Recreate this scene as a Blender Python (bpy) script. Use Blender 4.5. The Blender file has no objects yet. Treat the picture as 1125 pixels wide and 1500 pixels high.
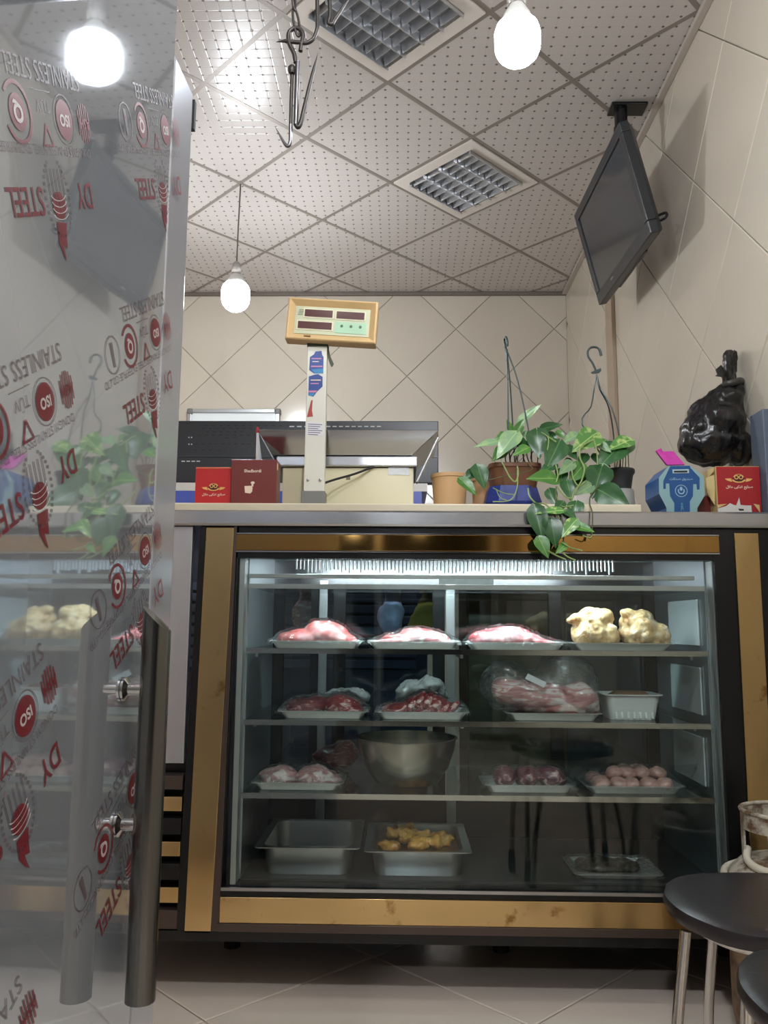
import bpy, bmesh, math, random
from mathutils import Vector, Matrix, noise
random.seed(7)
sc = bpy.context.scene
C = sc.collection

# ------------------------------------------------------------------ camera, world, exposure
CAM = Vector((0, 0, 0.95)); FPX = 1185.0
_p, _y, _r = math.radians(8.0), math.radians(1.25), math.radians(0.4)
_r0 = Vector((math.cos(_y), math.sin(_y), 0))
FWD = Vector((-math.sin(_y) * math.cos(_p), math.cos(_y) * math.cos(_p), math.sin(_p)))
_u0 = _r0.cross(FWD)
RGT = _r0 * math.cos(_r) + _u0 * math.sin(_r)
UPV = _u0 * math.cos(_r) - _r0 * math.sin(_r)
cd = bpy.data.cameras.new('camera'); cam = bpy.data.objects.new('camera', cd); C.objects.link(cam)
cd.sensor_fit = 'VERTICAL'; cd.sensor_height = 36.0; cd.lens = FPX / 1500 * 36.0; cd.clip_start = 0.02
mw = Matrix.Identity(4)
for i in range(3):
    mw[i][0] = RGT[i]; mw[i][1] = UPV[i]; mw[i][2] = -FWD[i]; mw[i][3] = CAM[i]
cam.matrix_world = mw
sc.camera = cam
w = bpy.data.worlds.new('world'); sc.world = w; w.use_nodes = True
w.node_tree.nodes['Background'].inputs[0].default_value = (0.5, 0.55, 0.6, 1)
w.node_tree.nodes['Background'].inputs[1].default_value = 0.02
vs = sc.view_settings
vs.view_transform = 'Standard'; vs.look = 'None'; vs.gamma = 1.0; vs.use_curve_mapping = False
vs.exposure = 0.45
sc.cycles.max_bounces = 10; sc.cycles.transparent_max_bounces = 24
sc.cycles.diffuse_bounces = 4; sc.cycles.glossy_bounces = 5
sc.cycles.caustics_reflective = False; sc.cycles.caustics_refractive = False
sc.cycles.sample_clamp_indirect = 6.0
BULB_E = 95.0; FAR_BULB_E = 150.0; FILL_BULB_E = 430.0; LED_E = 120.0

def at(x, y, Y):
    d = FWD + RGT * ((x - 562.5) / FPX) - UPV * ((y - 750) / FPX)
    return CAM + d * (Y / d.y)
def atz(x, y, Z):
    d = FWD + RGT * ((x - 562.5) / FPX) - UPV * ((y - 750) / FPX)
    return CAM + d * ((Z - CAM.z) / d.z)

# ------------------------------------------------------------------ materials
def lin(c):
    return tuple((v / 255 / 12.92 if v / 255 <= 0.04045 else ((v / 255 + 0.055) / 1.055) ** 2.4) for v in c) + (1,)
MATS = {}
def mat(name, rgb=(128, 128, 128), rough=0.5, metal=0.0, var=0.0, vscale=6.0, bump=0.0, bscale=40.0, emit=0.0,
        coat=0.0, spec=0.5, stretch=(1, 1, 1), dirt=None, dscale=5.0, damt=0.5, island=0.0, sss=0.0):
    if name in MATS: return MATS[name]
    m = bpy.data.materials.new(name); m.use_nodes = True; MATS[name] = m
    nt = m.node_tree; N = nt.nodes; L = nt.links; b = N['Principled BSDF']
    b.inputs['Base Color'].default_value = lin(rgb); b.inputs['Roughness'].default_value = rough
    b.inputs['Metallic'].default_value = metal; b.inputs['Specular IOR Level'].default_value = spec
    b.inputs['Coat Weight'].default_value = coat; b.inputs['Coat Roughness'].default_value = 0.05
    if sss:
        b.inputs['Subsurface Weight'].default_value = sss; b.inputs['Subsurface Scale'].default_value = 0.01
    if emit:
        b.inputs['Emission Color'].default_value = lin(rgb); b.inputs['Emission Strength'].default_value = emit
    tc = N.new('ShaderNodeTexCoord'); mp = N.new('ShaderNodeMapping'); mp.inputs['Scale'].default_value = stretch
    L.new(tc.outputs['Object'], mp.inputs['Vector'])
    col = None
    if var or dirt or island:
        nz = N.new('ShaderNodeTexNoise'); nz.inputs['Scale'].default_value = vscale; nz.inputs['Detail'].default_value = 4
        L.new(mp.outputs[0], nz.inputs['Vector'])
        mx = N.new('ShaderNodeMix'); mx.data_type = 'RGBA'
        L.new(nz.outputs['Fac'], mx.inputs['Factor'])
        c = lin(rgb)
        mx.inputs['A'].default_value = tuple(max(0, v * (1 - var)) for v in c[:3]) + (1,)
        mx.inputs['B'].default_value = tuple(min(1, v * (1 + var)) for v in c[:3]) + (1,)
        col = mx.outputs['Result']
    if island:
        oi = N.new('ShaderNodeObjectInfo'); mr = N.new('ShaderNodeMapRange')
        mr.inputs['To Min'].default_value = 1 - island; mr.inputs['To Max'].default_value = 1 + island
        L.new(oi.outputs['Random'], mr.inputs['Value'])
        hs = N.new('ShaderNodeHueSaturation'); L.new(mr.outputs[0], hs.inputs['Value']); L.new(col, hs.inputs['Color'])
        col = hs.outputs['Color']
    if dirt:
        n2 = N.new('ShaderNodeTexNoise'); n2.inputs['Scale'].default_value = dscale; n2.inputs['Detail'].default_value = 6
        n2.inputs['Roughness'].default_value = 0.65
        L.new(mp.outputs[0], n2.inputs['Vector'])
        rp = N.new('ShaderNodeValToRGB'); rp.color_ramp.elements[0].position = 0.62 - 0.3 * damt; rp.color_ramp.elements[1].position = 0.72 - 0.2 * damt
        L.new(n2.outputs['Fac'], rp.inputs['Fac'])
        m2 = N.new('ShaderNodeMix'); m2.data_type = 'RGBA'; L.new(rp.outputs['Color'], m2.inputs['Factor'])
        L.new(col, m2.inputs['A']); m2.inputs['B'].default_value = lin(dirt)
        col = m2.outputs['Result']
    if col: L.new(col, b.inputs['Base Color'])
    if bump:
        n3 = N.new('ShaderNodeTexNoise'); n3.inputs['Scale'].default_value = bscale; n3.inputs['Detail'].default_value = 3
        L.new(mp.outputs[0], n3.inputs['Vector'])
        bp = N.new('ShaderNodeBump'); bp.inputs['Strength'].default_value = bump; bp.inputs['Distance'].default_value = 0.01
        L.new(n3.outputs['Fac'], bp.inputs['Height']); L.new(bp.outputs[0], b.inputs['Normal'])
        if coat: L.new(bp.outputs[0], b.inputs['Coat Normal'])
    return m

def clear(name, tint=(0.96, 0.98, 0.97), base=0.04, top=0.85, rough=0.02, bump=0.0, bscale=30, stretch=(1, 1, 1), power=5.0, haze=0.0):
    """thin clear sheet: straight-through transmission plus facing-dependent gloss"""
    if name in MATS: return MATS[name]
    m = bpy.data.materials.new(name); m.use_nodes = True; MATS[name] = m
    nt = m.node_tree; N = nt.nodes; L = nt.links
    N.remove(N['Principled BSDF']); out = N['Material Output']
    tr = N.new('ShaderNodeBsdfTransparent'); tr.inputs[0].default_value = tint + (1,)
    gl = N.new('ShaderNodeBsdfGlossy'); gl.inputs['Roughness'].default_value = rough
    lw = N.new('ShaderNodeLayerWeight'); lw.inputs['Blend'].default_value = 0.5
    pw = N.new('ShaderNodeMath'); pw.operation = 'POWER'; pw.inputs[1].default_value = power
    L.new(lw.outputs['Facing'], pw.inputs[0])
    mr = N.new('ShaderNodeMapRange'); mr.inputs['To Min'].default_value = base; mr.inputs['To Max'].default_value = top
    L.new(pw.outputs[0], mr.inputs['Value'])
    mx = N.new('ShaderNodeMixShader'); L.new(mr.outputs[0], mx.inputs[0])
    if haze:
        df = N.new('ShaderNodeBsdfDiffuse'); df.inputs[0].default_value = (0.8, 0.82, 0.83, 1)
        m0 = N.new('ShaderNodeMixShader'); m0.inputs[0].default_value = haze
        L.new(tr.outputs[0], m0.inputs[1]); L.new(df.outputs[0], m0.inputs[2]); L.new(m0.outputs[0], mx.inputs[1])
    else:
        L.new(tr.outputs[0], mx.inputs[1])
    L.new(gl.outputs[0], mx.inputs[2]); L.new(mx.outputs[0], out.inputs[0])
    if bump:
        tc = N.new('ShaderNodeTexCoord'); mp = N.new('ShaderNodeMapping'); mp.inputs['Scale'].default_value = stretch
        L.new(tc.outputs['Object'], mp.inputs[0])
        nz = N.new('ShaderNodeTexNoise'); nz.inputs['Scale'].default_value = bscale; nz.inputs['Detail'].default_value = 3
        L.new(mp.outputs[0], nz.inputs['Vector'])
        bp = N.new('ShaderNodeBump'); bp.inputs['Strength'].default_value = bump; bp.inputs['Distance'].default_value = 0.01
        L.new(nz.outputs['Fac'], bp.inputs['Height']); L.new(bp.outputs[0], gl.inputs['Normal'])
    return m

def emitter(name, rgb, strength):
    if name in MATS: return MATS[name]
    m = bpy.data.materials.new(name); m.use_nodes = True; MATS[name] = m
    N = m.node_tree.nodes; N.remove(N['Principled BSDF'])
    e = N.new('ShaderNodeEmission'); e.inputs[0].default_value = lin(rgb); e.inputs[1].default_value = strength
    m.node_tree.links.new(e.outputs[0], N['Material Output'].inputs[0])
    return m

def print_ink(name, rgb, alpha):
    """ink on clear film: part see-through"""
    if name in MATS: return MATS[name]
    m = bpy.data.materials.new(name); m.use_nodes = True; MATS[name] = m
    nt = m.node_tree; N = nt.nodes; b = N['Principled BSDF']
    b.inputs['Base Color'].default_value = lin(rgb); b.inputs['Roughness'].default_value = 0.4
    b.inputs['Alpha'].default_value = alpha
    return m

# ------------------------------------------------------------------ mesh builder
class MB:
    def __init__(s): s.v = []; s.f = []
    def add(s, vs_, fs_):
        o = len(s.v); s.v += [Vector(p) for p in vs_]; s.f += [tuple(i + o for i in q) for q in fs_]; return s
    def box(s, x0, x1, y0, y1, z0, z1):
        return s.add([(x0, y0, z0), (x1, y0, z0), (x1, y1, z0), (x0, y1, z0), (x0, y0, z1), (x1, y0, z1), (x1, y1, z1), (x0, y1, z1)],
                     [(0, 3, 2, 1), (4, 5, 6, 7), (0, 1, 5, 4), (1, 2, 6, 5), (2, 3, 7, 6), (3, 0, 4, 7)])
    def obox(s, c, ax, ay, az):
        c, ax, ay, az = Vector(c), Vector(ax), Vector(ay), Vector(az)
        p = [c + ax * i + ay * j + az * k for k in (-1, 1) for (i, j) in ((-1, -1), (1, -1), (1, 1), (-1, 1))]
        return s.add(p, [(0, 3, 2, 1), (4, 5, 6, 7), (0, 1, 5, 4), (1, 2, 6, 5), (2, 3, 7, 6), (3, 0, 4, 7)])
    def prism(s, poly, vec):
        n = len(poly); vec = Vector(vec); p = [Vector(q) for q in poly]
        return s.add(p + [q + vec for q in p], [tuple(range(n - 1, -1, -1)), tuple(range(n, 2 * n))] + [(i, (i + 1) % n, n + (i + 1) % n, n + i) for i in range(n)])
    def loft(s, loops, cap0=True, cap1=True):
        n = len(loops[0]); vs_ = [p for l in loops for p in l]; fs_ = []
        for k in range(len(loops) - 1):
            for i in range(n):
                j = (i + 1) % n
                fs_.append((k * n + i, k * n + j, (k + 1) * n + j, (k + 1) * n + i))
        if cap0: fs_.append(tuple(range(n - 1, -1, -1)))
        if cap1: fs_.append(tuple(range((len(loops) - 1) * n, len(loops) * n)))
        return s.add(vs_, fs_)
    def lathe(s, prof, c=(0, 0, 0), n=24, axis=(0, 0, 1), cap0=False, cap1=False):
        q = Vector((0, 0, 1)).rotation_difference(Vector(axis)); c = Vector(c)
        return s.loft([[c + q @ Vector((r * math.cos(2 * math.pi * i / n), r * math.sin(2 * math.pi * i / n), z)) for i in range(n)] for r, z in prof], cap0, cap1)
    def tube(s, path, r, n=8):
        path = [Vector(p) for p in path]; rr = r if isinstance(r, (list, tuple)) else [r] * len(path)
        t0 = (path[1] - path[0]).normalized(); nrm = t0.orthogonal().normalized(); loops = []
        for i, p in enumerate(path):
            a = path[min(i + 1, len(path) - 1)] - path[max(i - 1, 0)]
            t = a.normalized() if a.length > 1e-9 else t0
            nrm = (nrm - t * nrm.dot(t)); nrm = nrm.normalized() if nrm.length > 1e-6 else t.orthogonal().normalized()
            bn = t.cross(nrm)
            loops.append([p + (nrm * math.cos(2 * math.pi * k / n) + bn * math.sin(2 * math.pi * k / n)) * rr[i] for k in range(n)])
        return s.loft(loops)
    def ell(s, c, r, rot=None, nu=16, nv=10):
        c = Vector(c); rot = rot or Matrix.Identity(3); vs_ = []; fs_ = []
        for j in range(1, nv):
            th = math.pi * j / nv
            for i in range(nu):
                ph = 2 * math.pi * i / nu
                vs_.append(c + rot @ Vector((r[0] * math.sin(th) * math.cos(ph), r[1] * math.sin(th) * math.sin(ph), r[2] * math.cos(th))))
        for j in range(nv - 2):
            for i in range(nu):
                k = (i + 1) % nu
                fs_.append((j * nu + i, (j + 1) * nu + i, (j + 1) * nu + k, j * nu + k))
        t = len(vs_); vs_ += [c + rot @ Vector((0, 0, r[2])), c + rot @ Vector((0, 0, -r[2]))]
        for i in range(nu):
            k = (i + 1) % nu
            fs_.append((t, i, k)); fs_.append((t + 1, (nv - 2) * nu + k, (nv - 2) * nu + i))
        return s.add(vs_, fs_)

def wloc(o):
    l = Vector((0, 0, 0))
    while o is not None: l = l + o.location; o = o.parent
    return l
def tag(o, label=None, cat=None, group=None, kind=None):
    if label: o['label'] = label
    if cat: o['category'] = cat
    if group: o['group'] = group
    if kind: o['kind'] = kind
    return o
def thing(name, loc, label, cat, group=None):
    o = bpy.data.objects.new(name, None); C.objects.link(o); o.location = loc; o.empty_display_size = 0.05
    return tag(o, label, cat, group)
def link_mesh(name, verts, faces, m, parent=None, smooth=False, bevel=0.0, origin=None, seg=2):
    verts = [Vector(v) for v in verts]
    if origin is None:
        lo = [min(v[i] for v in verts) for i in range(3)]; hi = [max(v[i] for v in verts) for i in range(3)]
        origin = Vector(((lo[0] + hi[0]) / 2, (lo[1] + hi[1]) / 2, lo[2]))
    me = bpy.data.meshes.new(name)
    me.from_pydata([v - origin for v in verts], [], faces)
    bm = bmesh.new(); bm.from_mesh(me); bmesh.ops.recalc_face_normals(bm, faces=bm.faces); bm.to_mesh(me); bm.free()
    if smooth:
        me.polygons.foreach_set('use_smooth', [True] * len(me.polygons))
    o = bpy.data.objects.new(name, me); C.objects.link(o)
    if parent is not None:
        o.parent = parent; o.location = origin - wloc(parent)
    else:
        o.location = origin
    if m: me.materials.append(m)
    if bevel:
        bv = o.modifiers.new('bevel', 'BEVEL'); bv.width = bevel; bv.segments = seg; bv.limit_method = 'ANGLE'; bv.angle_limit = math.radians(40)
        if smooth is None or smooth: pass
    if smooth == 'auto': pass
    return o
def build(name, mb, m, parent=None, smooth=False, bevel=0.0, label=None, cat=None, group=None, kind=None, seg=2):
    o = link_mesh(name, mb.v, mb.f, m, parent, smooth, bevel, seg=seg)
    if smooth:
        try: o.data.set_sharp_from_angle(angle=math.radians(50))
        except Exception: pass
    return tag(o, label, cat, group, kind)
def box(name, x0, x1, y0, y1, z0, z1, m, parent=None, bevel=0.0, **k):
    return build(name, MB().box(min(x0, x1), max(x0, x1), min(y0, y1), max(y0, y1), min(z0, z1), max(z0, z1)), m, parent, bevel=bevel, **k)
def struct(o): o['kind'] = 'structure'; return o
def copy_to(src, parent=None):
    c = src.copy(); C.objects.link(c); c.parent = parent; return c

_tcache = {}
def text_geo(s, size, align='CENTER', bold=0.0, spacing=1.0):
    k = (s, size, align, bold, spacing)
    if k in _tcache: return _tcache[k]
    cu = bpy.data.curves.new('lettering', 'FONT'); cu.body = s; cu.size = size; cu.align_x = align; cu.align_y = 'CENTER'
    cu.offset = bold; cu.space_character = spacing; cu.resolution_u = 3
    ob = bpy.data.objects.new('lettering', cu); C.objects.link(ob)
    dg = bpy.context.evaluated_depsgraph_get(); me = bpy.data.meshes.new_from_object(ob.evaluated_get(dg))
    r = ([tuple(v.co) for v in me.vertices], [tuple(p.vertices) for p in me.polygons])
    bpy.data.objects.remove(ob); bpy.data.curves.remove(cu); bpy.data.meshes.remove(me)
    _tcache[k] = r; return r
def flat(mb, geo, o, ex, ey, sx=1.0, sy=1.0):
    o, ex, ey = Vector(o), Vector(ex), Vector(ey)
    return mb.add([o + ex * (v[0] * sx) + ey * (v[1] * sy) for v in geo[0]], geo[1])
def disc_geo(r0, r1, n=20, ry=1.0, a0=0, a1=2 * math.pi):
    """ring (or disc when r0 is 0) in a plane"""
    full = abs(a1 - a0 - 2 * math.pi) < 1e-6; k = n if full else n + 1
    an = [a0 + (a1 - a0) * i / n for i in range(k)]
    if r0 == 0: return ([(r1 * math.cos(a), r1 * ry * math.sin(a), 0) for a in an], [tuple(range(k))])
    v = [(r0 * math.cos(a), r0 * ry * math.sin(a), 0) for a in an] + [(r1 * math.cos(a), r1 * ry * math.sin(a), 0) for a in an]
    return (v, [(i, k + i, k + (i + 1) % k, (i + 1) % k) for i in range(n)])
def poly_geo(pts): return ([(p[0], p[1], 0) for p in pts], [tuple(range(len(pts)))])
def rrect(cx, cy, w_, d_, r, z, n=4):
    pts = []
    for sx, sy, a0 in ((1, 1, 0), (-1, 1, 90), (-1, -1, 180), (1, -1, 270)):
        for i in range(n + 1):
            a = math.radians(a0 + 90 * i / n)
            pts.append(Vector((cx + sx * (w_ / 2 - r) + r * math.cos(a), cy + sy * (d_ / 2 - r) + r * math.sin(a), z)))
    return pts
def smooth_path(pts, k=5):
    pts = [Vector(p) for p in pts]; out = []
    for i in range(len(pts) - 1):
        p0, p1, p2, p3 = pts[max(i - 1, 0)], pts[i], pts[i + 1], pts[min(i + 2, len(pts) - 1)]
        for j in range(k):
            t = j / k
            out.append(0.5 * ((2 * p1) + (p2 - p0) * t + (2 * p0 - 5 * p1 + 4 * p2 - p3) * t * t + (3 * p1 - p0 - 3 * p2 + p3) * t ** 3))
    out.append(pts[-1]); return out
def remesh(mb, voxel, disp=0.0, dscale=20.0, seed=0.0, smooth_it=4):
    me = bpy.data.meshes.new('tmp'); me.from_pydata(mb.v, [], mb.f)
    ob = bpy.data.objects.new('tmp', me); C.objects.link(ob)
    md = ob.modifiers.new('r', 'REMESH'); md.mode = 'VOXEL'; md.voxel_size = voxel
    sm = ob.modifiers.new('s', 'SMOOTH'); sm.iterations = smooth_it; sm.factor = 0.5
    dg = bpy.context.evaluated_depsgraph_get(); m2 = bpy.data.meshes.new_from_object(ob.evaluated_get(dg))
    vs_ = []
    for v in m2.vertices:
        p = v.co.copy()
        if disp:
            p += v.normal * disp * (noise.noise(p * dscale + Vector((seed, 0, 0))) + 0.5 * noise.noise(p * dscale * 2.3 + Vector((0, seed, 0))))
        vs_.append(p)
    r = (vs_, [tuple(p.vertices) for p in m2.polygons])
    bpy.data.objects.remove(ob); bpy.data.meshes.remove(me); bpy.data.meshes.remove(m2)
    return r
def rot(ax, ay, az):
    return (Matrix.Rotation(math.radians(az), 3, 'Z') @ Matrix.Rotation(math.radians(ay), 3, 'Y') @ Matrix.Rotation(math.radians(ax), 3, 'X'))

# ------------------------------------------------------------------ common materials
M_WT = mat('glazed_beige_tile', (198, 189, 174), 0.16, var=0.05, vscale=3, bump=0.012, bscale=5, island=0.02)
M_GROUT = mat('wall_grout', (150, 137, 124), 0.8, var=0.1)
M_FT = mat('floor_tile', (226, 212, 198), 0.22, var=0.06, vscale=4, bump=0.01, bscale=8, island=0.03)
M_FG = mat('floor_grout', (70, 60, 54), 0.9)
M_GRID = mat('ceiling_grid_metal', (140, 131, 123), 0.45, 0.2, var=0.05)
M_STEEL = mat('brushed_stainless', (196, 198, 200), 0.24, 1.0, var=0.04, vscale=4, stretch=(1, 1, 8), bump=0.01, bscale=30)
M_STEEL2 = mat('dull_stainless', (170, 172, 172), 0.34, 1.0, var=0.08, vscale=10)
M_CHROME = mat('chrome', (205, 203, 200), 0.12, 1.0)
M_ALU = mat('tray_aluminium', (205, 206, 205), 0.33, 0.85, var=0.04, vscale=20)
M_BLACK = mat('black_frame', (16, 17, 18), 0.25)
M_DARK = mat('dark_rubber', (24, 24, 25), 0.6)
M_BRASS = mat('gold_steel', (230, 198, 140), 0.17, 1.0, var=0.08, vscale=9, bump=0.012, bscale=7, dirt=(170, 132, 78), dscale=14, damt=0.1)
M_BROWN = mat('brown_steel', (98, 86, 80), 0.35, 0.8, var=0.1)
M_IRON = mat('dark_hook_steel', (72, 69, 67), 0.42, 0.75, var=0.2, vscale=60)
M_HOOK = mat('worn_hook_steel', (120, 120, 122), 0.3, 0.9, var=0.1, vscale=60)
M_WHITE = mat('white_plastic', (232, 232, 228), 0.4)
M_CREAM = mat('cream_enamel', (226, 219, 186), 0.35, var=0.03)

def perforated():
    m = bpy.data.materials.new('perforated_ceiling_tile'); m.use_nodes = True
    nt = m.node_tree; N = nt.nodes; L = nt.links; b = N['Principled BSDF']
    g = N.new('ShaderNodeNewGeometry'); sp = N.new('ShaderNodeSeparateXYZ'); L.new(g.outputs['Position'], sp.inputs[0])
    def mth(op, a, bb=None):
        n = N.new('ShaderNodeMath'); n.operation = op
        for i, v in enumerate((a, bb)):
            if v is None: continue
            if isinstance(v, (int, float)): n.inputs[i].default_value = v
            else: L.new(v, n.inputs[i])
        return n.outputs[0]
    fx = mth('ABSOLUTE', mth('SUBTRACT', mth('FRACT', mth('MULTIPLY', sp.outputs[0], 1 / 0.047)), 0.5))
    fy = mth('ABSOLUTE', mth('SUBTRACT', mth('FRACT', mth('MULTIPLY', sp.outputs[1], 1 / 0.047)), 0.5))
    r = mth('SQRT', mth('ADD', mth('MULTIPLY', fx, fx), mth('MULTIPLY', fy, fy)))
    dot = N.new('ShaderNodeMapRange'); dot.inputs['From Min'].default_value = 0.07; dot.inputs['From Max'].default_value = 0.13
    dot.inputs['To Min'].default_value = 1.0; dot.inputs['To Max'].default_value = 0.0; L.new(r, dot.inputs['Value'])
    ln = N.new('ShaderNodeMapRange'); ln.inputs['From Min'].default_value = 0.0; ln.inputs['From Max'].default_value = 0.06
    ln.inputs['To Min'].default_value = 1.0; ln.inputs['To Max'].default_value = 0.0; L.new(mth('MINIMUM', fx, fy), ln.inputs['Value'])
    mx = N.new('ShaderNodeMix'); mx.data_type = 'RGBA'; L.new(dot.outputs[0], mx.inputs['Factor'])
    mx.inputs['A'].default_value = lin((192, 185, 180)); mx.inputs['B'].default_value = lin((104, 96, 92))
    L.new(mx.outputs['Result'], b.inputs['Base Color'])
    hgt = mth('ADD', mth('MULTIPLY', dot.outputs[0], 1.0), mth('MULTIPLY', ln.outputs[0], 0.35))
    bp = N.new('ShaderNodeBump'); bp.invert = True; bp.inputs['Strength'].default_value = 0.35; bp.inputs['Distance'].default_value = 0.003
    L.new(hgt, bp.inputs['Height']); L.new(bp.outputs[0], b.inputs['Normal'])
    b.inputs['Roughness'].default_value = 0.27
    return m
M_CT = perforated()

# ------------------------------------------------------------------ room shell with individual tiles
XR, XL, YB, YF, ZC = 1.036, -1.95, 4.91, -2.6, 3.05
def clip(poly, lo, hi):
    for ax in (0, 1):
        for sgn, lim in ((1, lo[ax]), (-1, hi[ax])):
            out = []
            for i in range(len(poly)):
                p, q = poly[i], poly[(i + 1) % len(poly)]
                a = sgn * (p[ax] - lim); b_ = sgn * (q[ax] - lim)
                if a >= 0: out.append(p)
                if (a >= 0) != (b_ >= 0):
                    t = a / (a - b_); out.append((p[0] + (q[0] - p[0]) * t, p[1] + (q[1] - p[1]) * t))
            poly = out
            if len(poly) < 3: return []
    return poly
def diamonds(name, parent, m, node, half, gap, lo, hi, to3, thick, skip=()):
    """square tiles laid on the diagonal; whole ones share one mesh"""
    shared = None; cnt = 0
    n = to3(0, 0, 1) - to3(0, 0, 0)
    for i in range(-16, 17):
        for j in range(-16, 17):
            if (i + j) % 2: continue
            c = (node[0] + half * i, node[1] + half + half * j)
            if c[0] < lo[0] - half or c[0] > hi[0] + half or c[1] < lo[1] - half or c[1] > hi[1] + half: continue
            if any(abs(c[0] - s[0]) < 0.1 and abs(c[1] - s[1]) < 0.1 for s in skip): continue
            h = half - gap * 0.7071
            q = [(c[0] - h, c[1]), (c[0], c[1] - h), (c[0] + h, c[1]), (c[0], c[1] + h)]
            whole = all(lo[0] <= a <= hi[0] and lo[1] <= b_ <= hi[1] for a, b_ in q)
            if not whole:
                q = clip(q, lo, hi)
                if len(q) < 3: continue
                ar = abs(sum(q[k][0] * q[(k + 1) % len(q)][1] - q[(k + 1) % len(q)][0] * q[k][1] for k in range(len(q)))) / 2
                if ar < 0.0008: continue
            if whole and shared is not None:
                o = copy_to(shared, parent); o.location = to3(c[0], c[1], 0) - wloc(parent); continue
            e = 0.0025
            cx = sum(p[0] for p in q) / len(q); cy = sum(p[1] for p in q) / len(q)
            sh = 1 - e / (half * 0.6)
            qi = [(cx + (p[0] - cx) * sh, cy + (p[1] - cy) * sh) for p in q]
            mb = MB().loft([[to3(p[0], p[1], 0) for p in q], [to3(p[0], p[1], thick * 0.75) for p in q], [to3(p[0], p[1], thick) for p in qi]])
            o = link_mesh(name, mb.v, mb.f, m, parent, origin=to3(c[0], c[1], 0) if whole else None)
            if whole: shared = o

floor = struct(box('floor', XL, XR, YF, YB, -0.06, -0.008, M_FG))
diamonds('floor_tile', floor, M_FT, (-0.471, 2.102), 0.395, 0.0035, (XL, 0.9), (XR, YB), lambda a, b_, t: Vector((a, b_, -0.008 + t)), 0.008)
struct(box('floor_front', XL, XR, YF, 0.9, -0.008, 0.0, M_FT, floor))
wall_back = struct(box('wall_back', XL, XR + 0.1, YB + 0.008, YB + 0.1, 0, ZC, M_GROUT))
diamonds('wall_tile', wall_back, M_WT, (0.34, 2.81), 0.309, 0.003, (XL, 0.0), (XR, ZC), lambda a, b_, t: Vector((a, YB + 0.008 - t, b_)), 0.008)
wall_right = struct(box('wall_right', XR + 0.008, XR + 0.1, YF, YB, 0, ZC, M_GROUT))
diamonds('wall_tile', wall_right, M_WT, (2.095, 1.905), 0.31, 0.003, (1.2, 0.0), (YB, ZC), lambda a, b_, t: Vector((XR + 0.008 - t, a, b_)), 0.008)
box('wall_panel', XR, XR + 0.008, YF, 1.2, 0, ZC, M_WT, wall_right)
wall_left = struct(box('wall_left', XL - 0.1, XL, YF, YB, 0, ZC, mat('left_wall_tile', (205, 192, 178), 0.2, var=0.04)))
M_FRONTW = mat('front_wall_paint', (116, 104, 94), 0.6, var=0.1)
wall_front = struct(box('wall_front', XL, XR, YF - 0.1, YF, 0, ZC, M_FRONTW))
win = struct(box('window_1', -1.2, 0.8, YF, YF + 0.03, 0.05, 2.3, mat('night_window_glass', (14, 16, 20), 0.05)))
for x in (-1.2, -0.2, 0.8):
    box('window_frame', x - 0.03, x + 0.03, YF + 0.03, YF + 0.06, 0.05, 2.33, mat('alu_frame', (150, 150, 150), 0.4, 0.7), win)
ceiling = struct(box('ceiling', XL, XR + 0.1, YF, YB + 0.1, ZC + 0.02, ZC + 0.12, mat('ceiling_void', (120, 114, 108), 0.8)))
CN = (-0.42, 3.252); CH = 0.36
LIGHTS = [(0.30, 3.612), (-0.06, 2.532)]
diamonds('ceiling_tile', ceiling, M_CT, CN, CH, 0.012, (XL, 0.2), (XR, YB), lambda a, b_, t: Vector((a, b_, ZC + 0.02 - t)), 0.02, skip=LIGHTS)
box('ceiling_panel', XL, XR, YF, 0.2, ZC, ZC + 0.02, M_CT, ceiling)
# T-bars of the grid: one object per run, clipped to the room
def grid_run(c, s):
    # line y = s*x + c
    pts = []
    for x in (XL, XR):
        pts.append((x, s * x + c))
    for y in (0.2, YB):
        pts.append(((y - c) / s, y))
    pts = sorted(set((round(a, 5), round(b_, 5)) for a, b_ in pts if XL - 1e-4 <= a <= XR + 1e-4 and 0.2 - 1e-4 <= b_ <= YB + 1e-4))
    if len(pts) < 2: return
    a, b_ = Vector((*pts[0], ZC + 0.006)), Vector((*pts[-1], ZC + 0.006))
    if (b_ - a).length < 0.05: return
    d = (b_ - a).normalized(); n = Vector((-d.y, d.x, 0))
    build('grid_bar', MB().obox((a + b_) / 2, d * ((b_ - a).length / 2), n * 0.0095, Vector((0, 0, 0.007 if s > 0 else 0.0064))), M_GRID, ceiling)
for k in range(-12, 13):
    grid_run(CN[1] - CN[0] + 0.72 * k, 1); grid_run(CN[1] + CN[0] + 0.72 * k, -1)
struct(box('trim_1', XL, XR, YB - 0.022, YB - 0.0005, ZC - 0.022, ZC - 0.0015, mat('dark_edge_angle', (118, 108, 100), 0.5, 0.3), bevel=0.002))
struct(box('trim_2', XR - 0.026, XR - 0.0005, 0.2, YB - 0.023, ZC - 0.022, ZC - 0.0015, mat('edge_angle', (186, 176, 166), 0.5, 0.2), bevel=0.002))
struct(box('trim_3', XR - 0.02, XR - 0.0005, 3.785, 3.90, 0, ZC - 0.023, mat('brown_tile_strip', (168, 148, 128), 0.35, var=0.06), bevel=0.003))

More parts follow.
